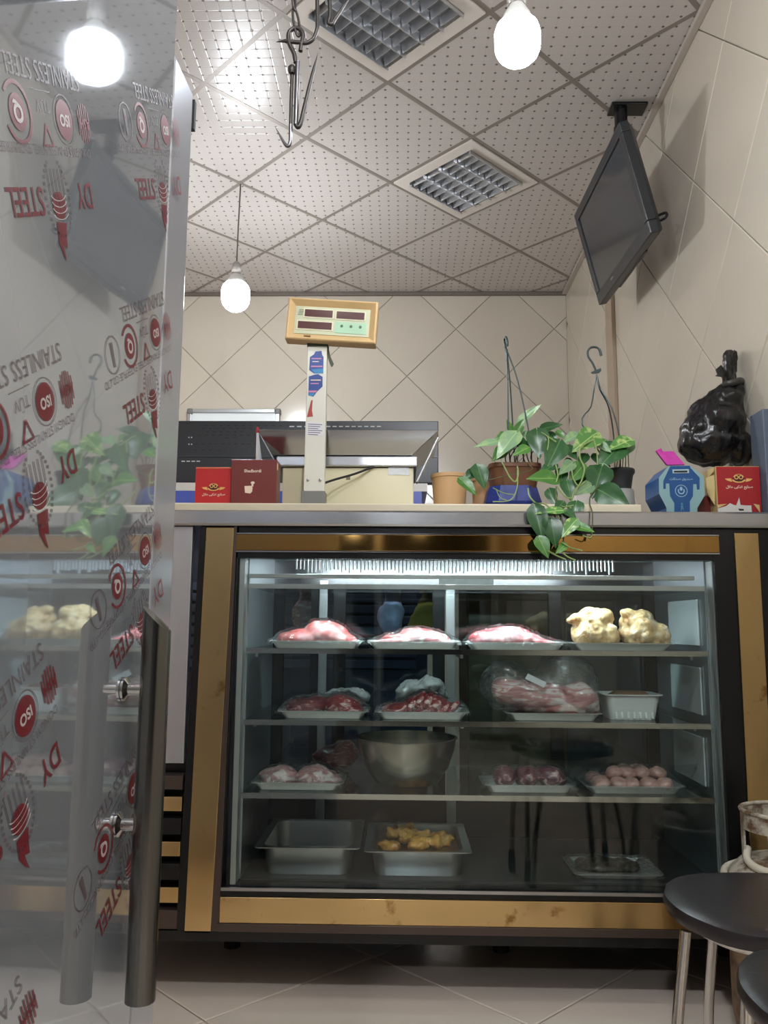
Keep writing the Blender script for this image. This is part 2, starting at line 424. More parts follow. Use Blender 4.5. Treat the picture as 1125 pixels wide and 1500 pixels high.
# ------------------------------------------------------------------ recessed louvre lights
M_LOUV = mat('mirror_louvre', (214, 216, 220), 0.3, 0.9)
M_FRAMEW = mat('fixture_white', (214, 206, 198), 0.4)
def louvre(c, label, nl, nc):
    t = thing('ceiling_light_fixture', (c[0], c[1], ZC), label, 'ceiling light')
    e1 = Vector((1, 1, 0)).normalized(); e2 = Vector((-1, 1, 0)).normalized(); S = 0.243; I = 0.192
    cz = Vector((c[0], c[1], ZC + 0.004))
    for s in (-1, 1):
        build('frame_side', MB().obox(cz + e1 * s * (S + I) / 2, e1 * (S - I) / 2, e2 * S, Vector((0, 0, 0.010))), M_FRAMEW, t)
        build('frame_side', MB().obox(cz + e2 * s * (S + I) / 2, e1 * I, e2 * (S - I) / 2, Vector((0, 0, 0.010))), M_FRAMEW, t)
    top = cz + Vector((0, 0, 0.011))
    build('reflector_tray', MB().obox(top, e1 * I, e2 * I, Vector((0, 0, 0.0015))), mat('reflector_grey', (150, 152, 156), 0.35, 0.8), t)
    dn = Vector((0, 0, -1)); z0 = top.z - 0.0015
    for i in range(nl + 1):
        o = top + e2 * (-I + 0.004 + (2 * I - 0.008) * i / nl); o.z = z0
        if i in (0, nl): w0 = 0.003
        else: w0 = 0.007
        build('louvre_blade', MB().prism([o - e1 * I - e2 * w0, o - e1 * I + e2 * w0, o - e1 * I + e2 * 0.002 + dn * 0.034, o - e1 * I - e2 * 0.002 + dn * 0.034], e1 * 2 * I), M_LOUV, t)
    shared = None; cell = (2 * I - 0.008) / nl
    for i in range(nl):
        for j in range(nc):
            o = top + e2 * (-I + 0.004 + cell * (i + 0.5)) + e1 * (-I + 2 * I * (j + 0.5) / nc); o.z = z0
            if shared is None:
                hw = cell / 2 - 0.008; p = 0.009
                mb = MB().prism([o - e2 * hw - e1 * p, o - e2 * hw + e1 * p, o - e2 * hw + e1 * 0.001 + dn * 0.030, o - e2 * hw - e1 * 0.001 + dn * 0.030], e2 * 2 * hw)
                shared = link_mesh('cross_blade', mb.v, mb.f, M_LOUV, t, origin=o)
            else:
                q = copy_to(shared, t); q.location = o - wloc(t)
louvre(LIGHTS[0], 'square recessed mirror-louvre ceiling light with bright silver cells, close to the television', 4, 8)
louvre(LIGHTS[1], 'square recessed mirror-louvre ceiling light with dull dark cells, behind the hanging meat hooks', 4, 8)

# ------------------------------------------------------------------ bulbs
def bulb_lamp(top, c, r, h, strength, label, socket):
    t = thing('pendant_bulb', (top.x, top.y, ZC), label, 'lamp')
    m = emitter('bulb_glow_%d' % int(strength), (244, 249, 255), strength)
    prof = [(0.001, -h / 2)] + [(r * math.sin(a), -h / 2 + 0.45 * h * (1 - math.cos(a))) for a in [math.pi / 2 * k / 6 for k in range(1, 7)]]
    prof += [(r, h * 0.25), (r * 0.92, h * 0.4), (r * 0.75, h * 0.5)]
    build('bulb', MB().lathe(prof, c, 24, cap0=True, cap1=True), m, t, smooth=True)
    zt = c.z + h / 2
    build('heat_sink', MB().lathe([(r * 0.75, zt), (r * 0.6, zt + 0.02), (r * 0.34, zt + 0.045)], (c.x, c.y, 0), 20, cap0=True, cap1=True), mat('bulb_collar', (205, 205, 200), 0.4), t, smooth=True)
    build('socket', MB().lathe([(0.02, zt + 0.045), (0.023, zt + 0.06), (0.02, zt + 0.10), (0.008, zt + 0.112)], (c.x, c.y, 0), 16, cap0=True, cap1=True), socket, t, smooth=True)
    build('cord', MB().tube([(c.x, c.y, zt + 0.11), (c.x + 0.002, c.y, (zt + ZC) / 2 + 0.05), (top.x, top.y, ZC - 0.002)], 0.0035), mat('cord_grey', (92, 86, 80), 0.6), t)
    return t
cf = at(345, 436, 3.62)
bulb_lamp(Vector((cf.x + 0.006, cf.y, ZC)), cf, 0.066, 0.135, FAR_BULB_E, 'lit white bulb hanging on a thin cord in front of the back wall', mat('socket_grey', (150, 146, 140), 0.5))
cn = at(758, 64, 1.69)
bulb_lamp(Vector((cn.x, cn.y, ZC)), cn, 0.052, 0.100, BULB_E, 'large lit white bulb hanging high above the display case', mat('socket_grey'))
bulb_lamp(Vector((0.15, 0.25, ZC)), Vector((0.15, 0.25, 2.6)), 0.05, 0.11, FILL_BULB_E, 'added white fill bulb, out of view over the customer side of the shop, above the chairs', mat('socket_grey'))  # unseen bulb added to brighten the floor, case front and fridge door
bulb_lamp(Vector((-0.5, -1.7, ZC)), Vector((-0.5, -1.7, 2.5)), 0.05, 0.11, FILL_BULB_E, 'added white fill bulb, out of view near the dark shop window', mat('socket_grey'))  # second unseen bulb, added behind the camera as fill light

# ------------------------------------------------------------------ film-covered steel fridge
DA, DB = -0.31, 0.0437
DN = Vector((1, -DB, 0)).normalized()
def dp(u, v, off=0.0): return Vector((DA + DB * u, u, v)) + DN * off
def slab(u0, u1, v0, v1, o0, o1):
    return MB().loft([[dp(u0, v0, o), dp(u1, v0, o), dp(u1, v1, o), dp(u0, v1, o)] for o in (o0, o1)])
M_FILM = mat('film_covered_steel', (202, 210, 220), 0.03, 0.70, var=0.05, vscale=3, stretch=(1, 4, 0.6), bump=0.005, bscale=3.2, coat=0.25)
M_FILM2 = mat('film_covered_edge', (190, 194, 204), 0.2, 0.5, var=0.03, vscale=3, bump=0.04, bscale=4, coat=0.3)
fridge = thing('steel_fridge', dp(0.45, 0.0, -0.35), 'tall stainless fridge wrapped in printed protective film, beside the display case', 'fridge')
build('body', MB().loft([[dp(0.02, 0.06, o), dp(0.872, 0.06, o), dp(0.872, 2.0, o), dp(0.02, 2.0, o)] for o in (-0.7, -0.045)]), M_FILM2, fridge, bevel=0.004)
build('side_panel', slab(0.877, 0.956, 0.06, 1.63, -0.7, -0.002), M_FILM2, fridge, bevel=0.006, seg=3)
for u in (0.1, 0.8):
    for o in (-0.62, -0.12):
        build('foot', MB().lathe([(0.02, 0), (0.02, 0.02), (0.012, 0.03), (0.012, 0.07)], dp(u, 0, o), 12, cap0=True, cap1=True), M_DARK, fridge)
door = build('fridge_door', slab(0.02, 0.8735, 0.08, 1.98, -0.042, 0.0), M_FILM, fridge, bevel=0.002)
tag(door, 'film-covered steel door with red and grey printing')
build('hinge', MB().obox(dp(0.957, 1.60, -0.012), DN * 0.012, Vector((0.0, 0.004, 0)), Vector((0, 0, 0.02))), M_DARK, fridge)
# handle: bar with slanted ends on two stand-offs
hY, off = 0.812, 0.031
hz0, hz1 = 0.600, 0.955
hb = dp(hY, 0, off); n = 20; R_ = 0.0142
lo = []; hi = []
for k in range(n):
    a = 2 * math.pi * k / n
    d = DN * (math.cos(a) * R_) + Vector((0, 1, 0)) * (math.sin(a) * R_)
    lo.append(Vector((hb.x + d.x, hb.y + d.y, hz0))); hi.append(Vector((hb.x + d.x, hb.y + d.y, hz1 - math.cos(a) * R_ * 0.9)))
handle = build('door_handle', MB().loft([lo, hi]), mat('handle_steel', (112, 112, 110), 0.22, 1.0), door, smooth=True)
for z in (0.886, 0.758):
    build('stand_off', MB().lathe([(0.012, 0.0005), (0.012, 0.003), (0.006, 0.006), (0.006, off - 0.006)], dp(hY, z), 14, axis=DN, cap0=True, cap1=True), M_CHROME, door, smooth=True)

INK_R = print_ink('red_film_ink', (120, 26, 38), 0.82); INK_G = print_ink('grey_film_ink', (104, 84, 90), 0.62); INK_W = print_ink('white_film_ink', (214, 210, 212), 0.75)
th = math.radians(30)
def film_print(u, v, fade=1.0):
    """one repeat of the printing, upside down and slanted on the film"""
    e1 = Vector((math.cos(th), math.sin(th))); e2 = Vector((-math.sin(th), math.cos(th)))
    E1 = dp(0, 0) - dp(0, 0); eu = dp(1, 0) - dp(0, 0); ev = Vector((0, 0, 1))
    X1 = eu * e1.x + ev * e1.y; X2 = eu * e2.x + ev * e2.y        # far/up along baseline, and across it
    rx, ry = -X1, -X2                                              # reading direction of the print
    def pos(a, b_, lift=0.0006): return dp(u, v, lift) + X1 * a + X2 * b_
    g = build
    T = lambda s, sz, a, b_, ink, bold=0.0, sx=1.0, al='CENTER': g('lettering', flat(MB(), text_geo(s, sz, al, bold), pos(a, b_), rx, ry, sx), ink, door)
    T('DY', 0.030, 0.055, 0.002, INK_R, 0.0003, 0.82)
    T('STEEL', 0.030, -0.056, -0.001, INK_R, 0.0003, 0.78)
    # oval emblem: leaf-like teeth, sphere of rings, ribbon
    mb = MB()
    for k in range(34):
        a = 2 * math.pi * k / 34
        if 1.2 < a < 1.95: continue
        c = Vector((0.022 * math.cos(a), 0.03 * math.sin(a)))
        flat(mb, disc_geo(0, 0.0017, 6), pos(c.x, c.y), rx, ry)
    for k in range(5):
        flat(mb, poly_geo([(-0.014 + 0.0065 * k, -0.022), (-0.0125 + 0.0065 * k, -0.022), (-0.0125 + 0.0065 * k, 0.012 - abs(k - 2) * 0.004), (-0.014 + 0.0065 * k, 0.012 - abs(k - 2) * 0.004)]), pos(0, 0.0), rx, ry)
    g('emblem_wreath', mb, INK_G, door)
    mb = MB(); flat(mb, disc_geo(0, 0.012, 20, 0.9), pos(0, -0.006), rx, ry)
    flat(mb, poly_geo([(-0.008, 0.020), (0.010, 0.018), (0.012, 0.034), (0.006, 0.047), (0.003, 0.05), (0.005, 0.036), (-0.002, 0.040), (-0.004, 0.030)]), pos(0, 0), rx, ry)
    g('emblem_ribbon', mb, INK_R, door)
    mb = MB()
    for k in range(4):
        flat(mb, disc_geo(0.013, 0.0145, 14, 0.42, math.pi * 0.08, math.pi * 0.92), pos(0, -0.011 + 0.0048 * k, 0.0009), rx, ry)
    g('emblem_ring', mb, INK_W, door)
    T('DONGYI STAINLESS STEEL ENTERPRISE CO.,LTD', 0.0105, -0.02, 0.036, INK_G, 0.0, 0.9)
    # row of certificate marks
    mb = MB(); flat(mb, disc_geo(0, 0.0155, 22), pos(0.036, 0.06), rx, ry); g('round_mark', mb, INK_R, door)
    mb = MB(); flat(mb, disc_geo(0.0185, 0.0195, 22), pos(0.036, 0.06), rx, ry); g('round_mark', mb, INK_G, door)
    g('lettering', flat(MB(), text_geo('ISO', 0.0125, 'CENTER', 0.0004), pos(0.036, 0.06, 0.0009), rx, ry), INK_W, door)
    mb = MB()
    for k in range(6):
        hgt = math.sqrt(max(0.0, 1 - ((k - 2.5) / 3.2) ** 2)) * 0.016
        flat(mb, poly_geo([(-0.011 + 0.0042 * k, -hgt), (-0.009 + 0.0042 * k, -hgt), (-0.009 + 0.0042 * k, hgt), (-0.011 + 0.0042 * k, hgt)]), pos(0.077, 0.060), rx, ry)
    flat(mb, text_geo('ASH', 0.012, 'CENTER', 0.0003), pos(0.077, 0.060, 0.0009), rx, ry); g('striped_mark', mb, INK_R, door)
    T('T\u00dcV', 0.0135, 0.0, 0.068, INK_G, 0.0, 0.95)
    mb = MB(); flat(mb, poly_geo([(-0.010, 0.009), (-0.001, -0.009), (0.0, -0.006), (-0.007, 0.007)]), pos(0.0, 0.047), rx, ry)
    flat(mb, poly_geo([(0.010, 0.009), (-0.007, 0.009), (-0.008, 0.007), (0.008, 0.007)]), pos(0.0, 0.047), rx, ry)
    flat(mb, poly_geo([(0.001, -0.009), (0.011, 0.009), (0.008, 0.009), (-0.001, -0.006)]), pos(0.0, 0.047), rx, ry)
    g('triangle_mark', mb, INK_R, door)
    mb = MB(); flat(mb, poly_geo([(-0.017, 0.0), (0.017, 0.0), (0.017, 0.0008), (-0.017, 0.0008)]), pos(0, 0.079), rx, ry); g('rule_mark', mb, INK_G, door)
    mb = MB(); flat(mb, disc_geo(0.019, 0.022, 26, 1, 0.5, 5.6), pos(-0.045, 0.06), rx, ry); flat(mb, disc_geo(0, 0.013, 20), pos(-0.045, 0.06), rx, ry)
    g('ring_mark', mb, INK_R, door)
    mb = MB(); flat(mb, text_geo('Q', 0.018, 'CENTER', 0.0006), pos(-0.045, 0.06, 0.0009), rx, ry); g('lettering', mb, INK_W, door)
    mb = MB(); flat(mb, disc_geo(0.017, 0.0185, 22), pos(-0.092, 0.06), rx, ry)
    flat(mb, poly_geo([(-0.003, -0.012), (0.004, -0.012), (0.001, 0.012), (-0.004, 0.012)]), pos(-0.092, 0.06), rx, ry); g('round_mark', mb, INK_G, door)
    T('STAINLESS STEEL', 0.0215, 0.078, 0.093, INK_G, 0.0, 0.84, 'LEFT')
for (u, v) in ((0.616, 1.296), (0.851, 1.441), (0.616, 1.054), (0.851, 1.199), (0.618, 0.811), (0.851, 0.957), (0.851, 0.714), (0.618, 0.568)):
    film_print(u, v)

# ------------------------------------------------------------------ display case
case = thing('refrigerated_display_case', (0.2, 2.5, 0.0), 'glass-fronted refrigerated display case trimmed in black and gold steel', 'display case')
YC = 2.2; YBK = 2.74
XA, XB = -0.447, 0.845            # glass opening
def col(name, xt0, xt1, xb0, xb1, y0, y1, z0, z1, m, bevel=0.002, parent=None):
    mb = MB().loft([[Vector((xb0, y0, z0)), Vector((xb1, y0, z0)), Vector((xb1, y1, z0)), Vector((xb0, y1, z0))],
                    [Vector((xt0, y0, z1)), Vector((xt1, y0, z1)), Vector((xt1, y1, z1)), Vector((xt0, y1, z1))]])
    return build(name, mb, m, parent or case, bevel=bevel)
ZT, ZB = 1.2175, 0.148
col('corner_post', -0.555, -0.445, -0.578, -0.465, YC + 0.003, YC + 0.06, ZB, ZT, M_BLACK)
col('gold_strip', -0.536, -0.460, -0.554, -0.486, YC - 0.002, YC + 0.002, 0.165, 1.214, M_BRASS, 0.001)
col('post_trim', -0.460, -0.452, -0.486, -0.466, YC - 0.001, YC + 0.002, 0.165, ZT, M_BROWN, 0.001)
col('post_trim', -0.548, -0.537, -0.572, -0.555, YC - 0.001, YC + 0.002, 0.165, ZT, M_BLACK, 0.001)
col('corner_post', 0.845, 1.03, 0.845, 1.03, YC + 0.003, YC + 0.06, ZB, ZT, M_BLACK)
col('gold_strip', 0.902, 0.966, 0.899, 0.964, YC - 0.002, YC + 0.002, 0.165, 1.205, M_BRASS, 0.001)
box('top_rail', -0.452, 0.845, YC + 0.003, YC + 0.05, 1.131, ZT, M_BLACK, case)
box('gold_rail', -0.452, 0.86, YC - 0.002, YC + 0.0025, 1.152, 1.196, mat('dark_gold_mirror', (190, 148, 84), 0.06, 1.0), case, bevel=0.001)
box('rail_edge', -0.452, 0.86, YC - 0.003, YC + 0.0025, 1.1965, 1.2, M_CHROME, case)
box('rail_edge', -0.452, 0.86, YC - 0.003, YC + 0.0025, 1.147, 1.1508, M_CHROME, case)
box('bottom_rail', -0.465, 0.845, YC + 0.003, YC + 0.06, 0.17, 0.277, M_BLACK, case)
box('glass_seat', -0.463, 0.845, YC - 0.004, YC + 0.0025, 0.269, 0.277, M_STEEL, case)
box('gold_band', -0.464, 0.80, YC - 0.004, YC + 0.0025, 0.191, 0.254, M_BRASS, case, bevel=0.001)
box('gold_band', 0.8015, 1.0, YC - 0.0045, YC + 0.0025, 0.191, 0.2535, M_BRASS, case, bevel=0.001)
box('kick_strip', -0.47, 1.02, YC - 0.006, YC + 0.0025, 0.170, 0.190, M_BROWN, case, bevel=0.001)
box('base', -0.95, 1.03, YC - 0.002, YBK + 0.1, 0.145, 0.1695, M_BLACK, case)
for x in (-0.88, -0.5, 0.3, 0.96):
    for y in (YC + 0.36, YBK + 0.05):
        build('foot', MB().lathe([(0.025, 0), (0.025, 0.03), (0.014, 0.04), (0.014, 0.146)], (x, y, 0), 12, cap0=True, cap1=True), M_DARK, case)
M_GLASS = clear('case_glass', (0.93, 0.97, 0.96), 0.035, 0.9, 0.0)
box('front_glass', XA - 0.005, XB, YC + 0.006, YC + 0.012, 0.277, 1.131, M_GLASS, case)
# interior shell
M_IN = mat('interior_steel', (188, 194, 198), 0.3, 0.9, var=0.06, vscale=7)
M_IND = mat('interior_dark', (26, 28, 30), 0.4)
XI, XJ = -0.425, 0.838
box('side_liner', XI - 0.02, XI, 2.262, YBK, 0.28, 1.21, M_IN, case)
box('side_liner', XJ, XJ + 0.02, 2.262, YBK, 0.28, 1.21, M_IN, case)
for x0, x1 in ((XI, XI + 0.012), (XI + 0.10, XI + 0.11)):
    pass
box('corner_channel', XI - 0.018, XI - 0.004, YC + 0.013, 2.26, 0.28, 1.13, M_ALU, case)
box('corner_channel', XJ + 0.004, XJ + 0.012, YC + 0.013, 2.26, 0.28, 1.13, M_ALU, case)
box('interior_floor', XI, XJ, YC + 0.062, YBK, 0.262, 0.282, mat('interior_floor_steel', (120, 124, 126), 0.28, 0.9, var=0.08), case)
box('interior_roof', XI, XJ, YC + 0.052, YBK, 1.165, 1.21, mat('interior_white', (200, 206, 208), 0.4), case)
for s, (z0, z1) in enumerate(((0.90, 1.03), (0.71, 0.84), (0.52, 0.65))):
    box('liner_panel', XJ - 0.006, XJ - 0.0005, 2.31, 2.56, z0, z1, mat('liner_pale', (214, 220, 222), 0.35, 0.3), case, bevel=0.002)
# back doors
bx = [(XI, XI + 0.035), (-0.30, -0.275), (-0.225, -0.185), (0.105, 0.145), (0.49, 0.53), (XJ - 0.035, XJ)]
for x0, x1 in bx:
    box('back_frame', x0, x1, YBK - 0.03, YBK, 0.282, 1.165, M_BLACK, case)
box('back_frame', XI, XJ, YBK - 0.028, YBK - 0.002, 0.282, 0.40, M_BLACK, case)
box('back_frame', XI, XJ, YBK - 0.028, YBK - 0.002, 1.06, 1.165, M_BLACK, case)
box('centre_post', 0.147, 0.178, YBK - 0.045, YBK - 0.031, 0.282, 1.1, M_STEEL2, case, bevel=0.002)
box('shelf_standard', -0.272, -0.245, YBK - 0.04, YBK - 0.0305, 0.282, 1.1, M_STEEL2, case, bevel=0.002)
M_BGLASS = clear('back_glass', (0.66, 0.74, 0.75), 0.07, 0.8, 0.02)
box('back_glass', XI + 0.035, 0.105, YBK - 0.018, YBK - 0.013, 0.40, 1.06, M_BGLASS, case)
box('back_glass', 0.18, XJ - 0.035, YBK - 0.018, YBK - 0.013, 0.40, 1.06, M_BGLASS, case)
# shelves
S1, S2, S3, S0 = 0.886, 0.695, 0.504, 0.282
M_SHELF = clear('shelf_glass', (0.88, 0.93, 0.92), 0.08, 0.85, 0.03, power=3.0)
for z in (S1, S2, S3):
    sh = box('shelf', XI + 0.001, XJ - 0.007, 2.246, YBK - 0.05, z - 0.008, z, M_SHELF, case)
    box('shelf_edge', XI + 0.001, XJ - 0.007, 2.238, 2.2455, z - 0.013, z + 0.001, M_CHROME, sh)
    for x in (XI + 0.02, 0.17, XJ - 0.03):
        box('bracket', x - 0.004, x + 0.004, 2.30, YBK - 0.03, z - 0.025, z - 0.0085, M_STEEL2, sh)
sh = box('lamp_shelf', XI + 0.001, XJ - 0.007, 2.25, YBK - 0.06, 1.054, 1.062, M_SHELF, case)
box('shelf_edge', XI + 0.001, XJ - 0.007, 2.242, 2.2495, 1.050, 1.063, M_ALU, sh)
box('lamp_rail', XI + 0.001, XJ - 0.03, 2.25, 2.275, 1.080, 1.091, M_ALU, case, bevel=0.001)
a = at(643, 850, 2.245); b_ = at(723, 850, 2.245)
box('label_strip', a.x, b_.x, 2.244, 2.249, 1.064, 1.0795, mat('label_strip', (206, 216, 220), 0.4, var=0.2, vscale=90), case)
# LED tube with ribbed diffuser
xa, xb = at(432, 828, 2.27).x, at(900, 828, 2.27).x
led = build('lamp_tube', MB().tube([(xa, 2.288, 1.148), (xb, 2.288, 1.148)], 0.011, 12), emitter('led_glow', (236, 246, 255), LED_E), case, smooth=True)
box('lamp_housing', xa - 0.02, xb + 0.02, 2.256, 2.272, 1.134, 1.164, M_ALU, case)
mb = MB(); nr = 84
for k in range(nr):
    x = xa + (xb - xa) * (k + 0.5) / nr; h = 0.016 + (0.008 if random.random() < 0.25 else 0) + random.random() * 0.004
    mb.box(x - 0.0017, x + 0.0017, 2.262, 2.268, 1.122 - h, 1.134)
build('diffuser_ribs', mb, mat('diffuser_rib', (236, 242, 246), 0.3), case, kind='stuff')
# left extension: steel panel and louvre grille
box('side_cladding', -0.95, -0.575, YC + 0.004, YC + 0.03, 0.585, ZT, mat('side_steel', (205, 206, 212), 0.28, 0.85, var=0.03, vscale=3), case, bevel=0.002)
box('grille_back', -0.95, -0.575, YC + 0.05, YC + 0.06, 0.17, 0.584, M_IND, case)
z = 0.552
for k in range(7):
    m = [M_BROWN, M_BRASS, M_BLACK, M_BRASS, M_BLACK, M_BRASS, M_BROWN][k]
    hgt = [0.034, 0.036, 0.040, 0.036, 0.040, 0.038, 0.046][k]
    mb = MB().prism([(-0.95, YC + 0.003, z), (-0.95, YC + 0.03, z + 0.006), (-0.95, YC + 0.03, z - hgt + 0.006), (-0.95, YC + 0.003, z - hgt)], (0.375, 0, 0))
    build('grille_slat', mb, m, case, bevel=0.001)
    z -= hgt + 0.0185

# worktop and cutting board
top = thing('worktop', (0.04, 2.55, 1.2185), 'long stainless steel worktop along the top of the display case', 'worktop')
build('worktop_sheet', MB().loft([[Vector((x, 2.188, 1.2185)), Vector((x, 2.184, 1.224)), Vector((x, 2.184, 1.256)), Vector((x, 2.190, 1.2615)), Vector((x, 2.9, 1.2615)), Vector((x, 2.9, 1.2185))] for x in (-0.95, 1.033)]), M_STEEL, top)
ZTOP = 1.2615
bl, br = -0.95, at(936, 742, 2.25).x
board = build('cutting_board', MB().box(bl, br, 2.225, 2.80, ZTOP + 0.0005, ZTOP + 0.0255), mat('board_plastic', (222, 212, 186), 0.45, var=0.06, vscale=12, bump=0.03, bscale=60), bevel=0.004,
              label='long thick cream plastic cutting board lying on the steel worktop', cat='cutting board')
ZBD = ZTOP + 0.0262

# ------------------------------------------------------------------ television and its mount
A_, B_, C_, D_ = at(905, 180, 2.71), at(955, 341, 2.71), at(878, 446, 3.44), at(840, 318, 3.44)
tc_ = (A_ + B_ + C_ + D_) / 4
wd = ((C_ + D_) - (A_ + B_)).normalized(); hd = ((A_ + D_) - (B_ + C_)); hd = (hd - wd * hd.dot(wd)).normalized()
nn = wd.cross(hd)
if nn.x > 0: nn = -nn                                   # faces the shop, away from the wall
TW = ((C_ + D_) / 2 - (A_ + B_) / 2).length; TH = ((A_ + D_) / 2 - (B_ + C_) / 2).length
tv = thing('flat_television', tc_ - hd * TH / 2, 'black flat television tilted down on a ceiling bracket beside the right wall', 'television')
def trect(w_, h_, d0, d1, cx=0, cy=0):
    return MB().obox(tc_ + nn * (d0 + d1) / 2 + wd * cx + hd * cy, wd * w_ / 2, hd * h_ / 2, nn * abs(d1 - d0) / 2)
M_TV = mat('tv_plastic', (34, 37, 41), 0.35)
build('back_shell', MB().loft([[tc_ + wd * sx * TW * k + hd * sy * TH * k + nn * o for sx, sy in ((-.5, -.5), (.5, -.5), (.5, .5), (-.5, .5))] for k, o in ((0.72, -0.075), (0.93, -0.055), (0.99, -0.035))]), M_TV, tv, bevel=0.004)
bz = 0.038
for s in (-1, 1):
    build('bezel', trect(TW, bz if s > 0 else bz + 0.012, -0.035, 0.0, 0, s * (TH / 2 - (bz if s > 0 else bz + 0.012) / 2)), M_TV, tv, bevel=0.004)
    build('bezel', trect(bz, TH - 2 * bz - 0.012, -0.035, 0.0, s * (TW / 2 - bz / 2), 0.006), M_TV, tv, bevel=0.003)
build('screen', trect(TW - 2 * bz + 0.004, TH - 2 * bz - 0.008, -0.034, -0.006, 0, 0.006), mat('tv_screen', (40, 44, 50), 0.16, coat=0.2), tv)
build('badge', trect(0.035, 0.006, -0.001, 0.0012, 0.12, -TH / 2 + 0.03), mat('silver_badge', (150, 152, 156), 0.3, 0.8), tv)
build('lower_lip', trect(TW * 0.5, 0.012, -0.05, -0.036, 0.0, -TH / 2 + 0.008), M_TV, tv, bevel=0.003)
build('cable_knot', MB().tube(smooth_path([tc_ - nn * 0.07 - hd * TH * 0.28 - wd * 0.26, tc_ - nn * 0.10 - hd * TH * 0.30 - wd * 0.30, tc_ - nn * 0.085 - hd * TH * 0.36 - wd * 0.32, tc_ - nn * 0.072 - hd * TH * 0.32 - wd * 0.25]), 0.005), M_DARK, tv)
mp_ = atz(928, 158, ZC)
mount = thing('television_bracket', (mp_.x, mp_.y, ZC), 'black tube bracket fixed to the ceiling, carrying the television', 'bracket')
yb = tc_.y - 0.02
px_ = tc_.x + 0.062
build('ceiling_plate', MB().box(px_ - 0.045, px_ + 0.10, yb - 0.04, yb + 0.04, ZC - 0.014, ZC - 0.0022), M_BLACK, mount, bevel=0.002)
build('pole', MB().tube([(px_, yb, ZC - 0.014), (px_, yb, ZC - 0.12)], 0.026, 16), M_BLACK, mount, smooth=True)
build('pole', MB().tube([(px_, yb, ZC - 0.10), (px_ + 0.02, yb, tc_.z + 0.12)], 0.019, 16), M_BLACK, mount, smooth=True)
build('collar', MB().lathe([(0.03, -0.12), (0.03, -0.09)], (px_, yb, ZC), 16, cap0=True, cap1=True), M_DARK, mount)
q0 = Vector((px_ + 0.02, yb, tc_.z + 0.13)); q1 = tc_ - nn * 0.088
build('tilt_arm', MB().tube([q0, q0 + Vector((0.0, 0, -0.06)), q1], 0.014, 10), M_BLACK, mount)
build('back_plate', MB().obox(tc_ - nn * 0.082, wd * 0.06, hd * 0.06, nn * 0.005), M_BLACK, mount, bevel=0.002)

# ------------------------------------------------------------------ meat hooks on an overhead rail
YH = 1.5
def hp(x, y, dy=0.0): return at(400 + x * 0.1534, y * 0.1534, YH + dy)
def pxr(p): return p * 0.1534 / 1197 * YH
rail = thing('hanging_rail', (0.0, YH, ZC), 'steel meat rail under the ceiling that carries the hooks', 'rail')
zr = hp(300, -260).z
build('rail_bar', MB().tube([(-0.75, YH + 0.01, zr), (0.6, YH + 0.01, zr)], 0.011, 12), M_IRON, rail, smooth=True)
for x in (-0.7, 0.55):
    build('rail_hanger', MB().tube([(x, YH + 0.01, zr), (x, YH + 0.01, ZC - 0.001)], 0.007, 10), M_IRON, rail)
ro = 0.011
def rail_loop(p):   # hook end closing over the rail
    return [Vector((p.x, YH + 0.01 + (ro + 0.006) * math.sin(a), zr + (ro + 0.006) * math.cos(a))) for a in [math.radians(d) for d in range(-150, 100, 25)]]
t = thing('meat_hook', hp(425, -200), 'dark steel meat hook whose upturned point stabs left through the ring of another hook', 'hook')
pts = list(reversed(rail_loop(hp(425, -200)))) + smooth_path([hp(422, -120), hp(422, 0), hp(424, 200), hp(420, 280), hp(385, 370), hp(320, 410), hp(240, 405), hp(140, 398)], 4)
build('shank', MB().tube(pts, pxr(22), 10), M_IRON, t, smooth=True)
build('point', MB().tube([hp(142, 398), hp(110, 392), hp(28, 400)], [pxr(24), pxr(20), pxr(2)], 10), M_IRON, t, smooth=True)
t = thing('meat_hook', hp(540, -200), 'dark steel meat hook with a long sharp point rising in front of the louvre light', 'hook')
pts = list(reversed(rail_loop(hp(540, -200)))) + smooth_path([hp(540, -120), hp(540, 0), hp(543, 150), hp(530, 215), hp(560, 232), hp(590, 185)], 4)
build('shank', MB().tube(pts, pxr(22), 10), M_IRON, t, smooth=True)
build('point', MB().tube([hp(588, 188), hp(640, 110), hp(760, -60)], [pxr(22), pxr(20), pxr(2)], 10), M_IRON, t, smooth=True)
t = thing('chain_link', hp(190, -200), 'slim steel chain hanging beside the hooks and holding the double-pronged hook', 'chain')
def link(cx, cy, ry, rx, dy, tilt=0):
    loop = []
    for k in range(21):
        a = 2 * math.pi * k / 20
        loop.append(hp(cx + rx * math.cos(a) + tilt * math.sin(a), cy + ry * math.sin(a), dy * math.cos(a)))
    build('link', MB().tube(loop, pxr(14), 8), M_IRON, t, smooth=True)
link(195, -30, 130, 12, 0.008, 10); link(222, 215, 135, 26, 0.002, 22); link(185, -200, 70, 24, 0.0)
p = hp(185, -280); 
build('rail_hook', MB().tube(rail_loop(hp(185, -250)) + [hp(187, -240), hp(187, -250)], pxr(14), 8), M_IRON, t)
t = thing('double_pronged_hook', hp(190, 1400), 'polished swivel meat hook with a small barb and a long upturned spike', 'hook')
build('eye', MB().tube(smooth_path([hp(262, 490), hp(272, 420), hp(286, 340), hp(262, 285), hp(212, 268), hp(160, 300), hp(146, 360), hp(160, 430), hp(200, 510), hp(216, 600)], 4), pxr(24), 10), M_IRON, t, smooth=True)
build('swivel_knob', MB().lathe([(pxr(30), -pxr(45)), (pxr(42), -pxr(15)), (pxr(42), pxr(25)), (pxr(25), pxr(45))], hp(180, 665), 14, cap0=True, cap1=True), M_IRON, t, smooth=True)
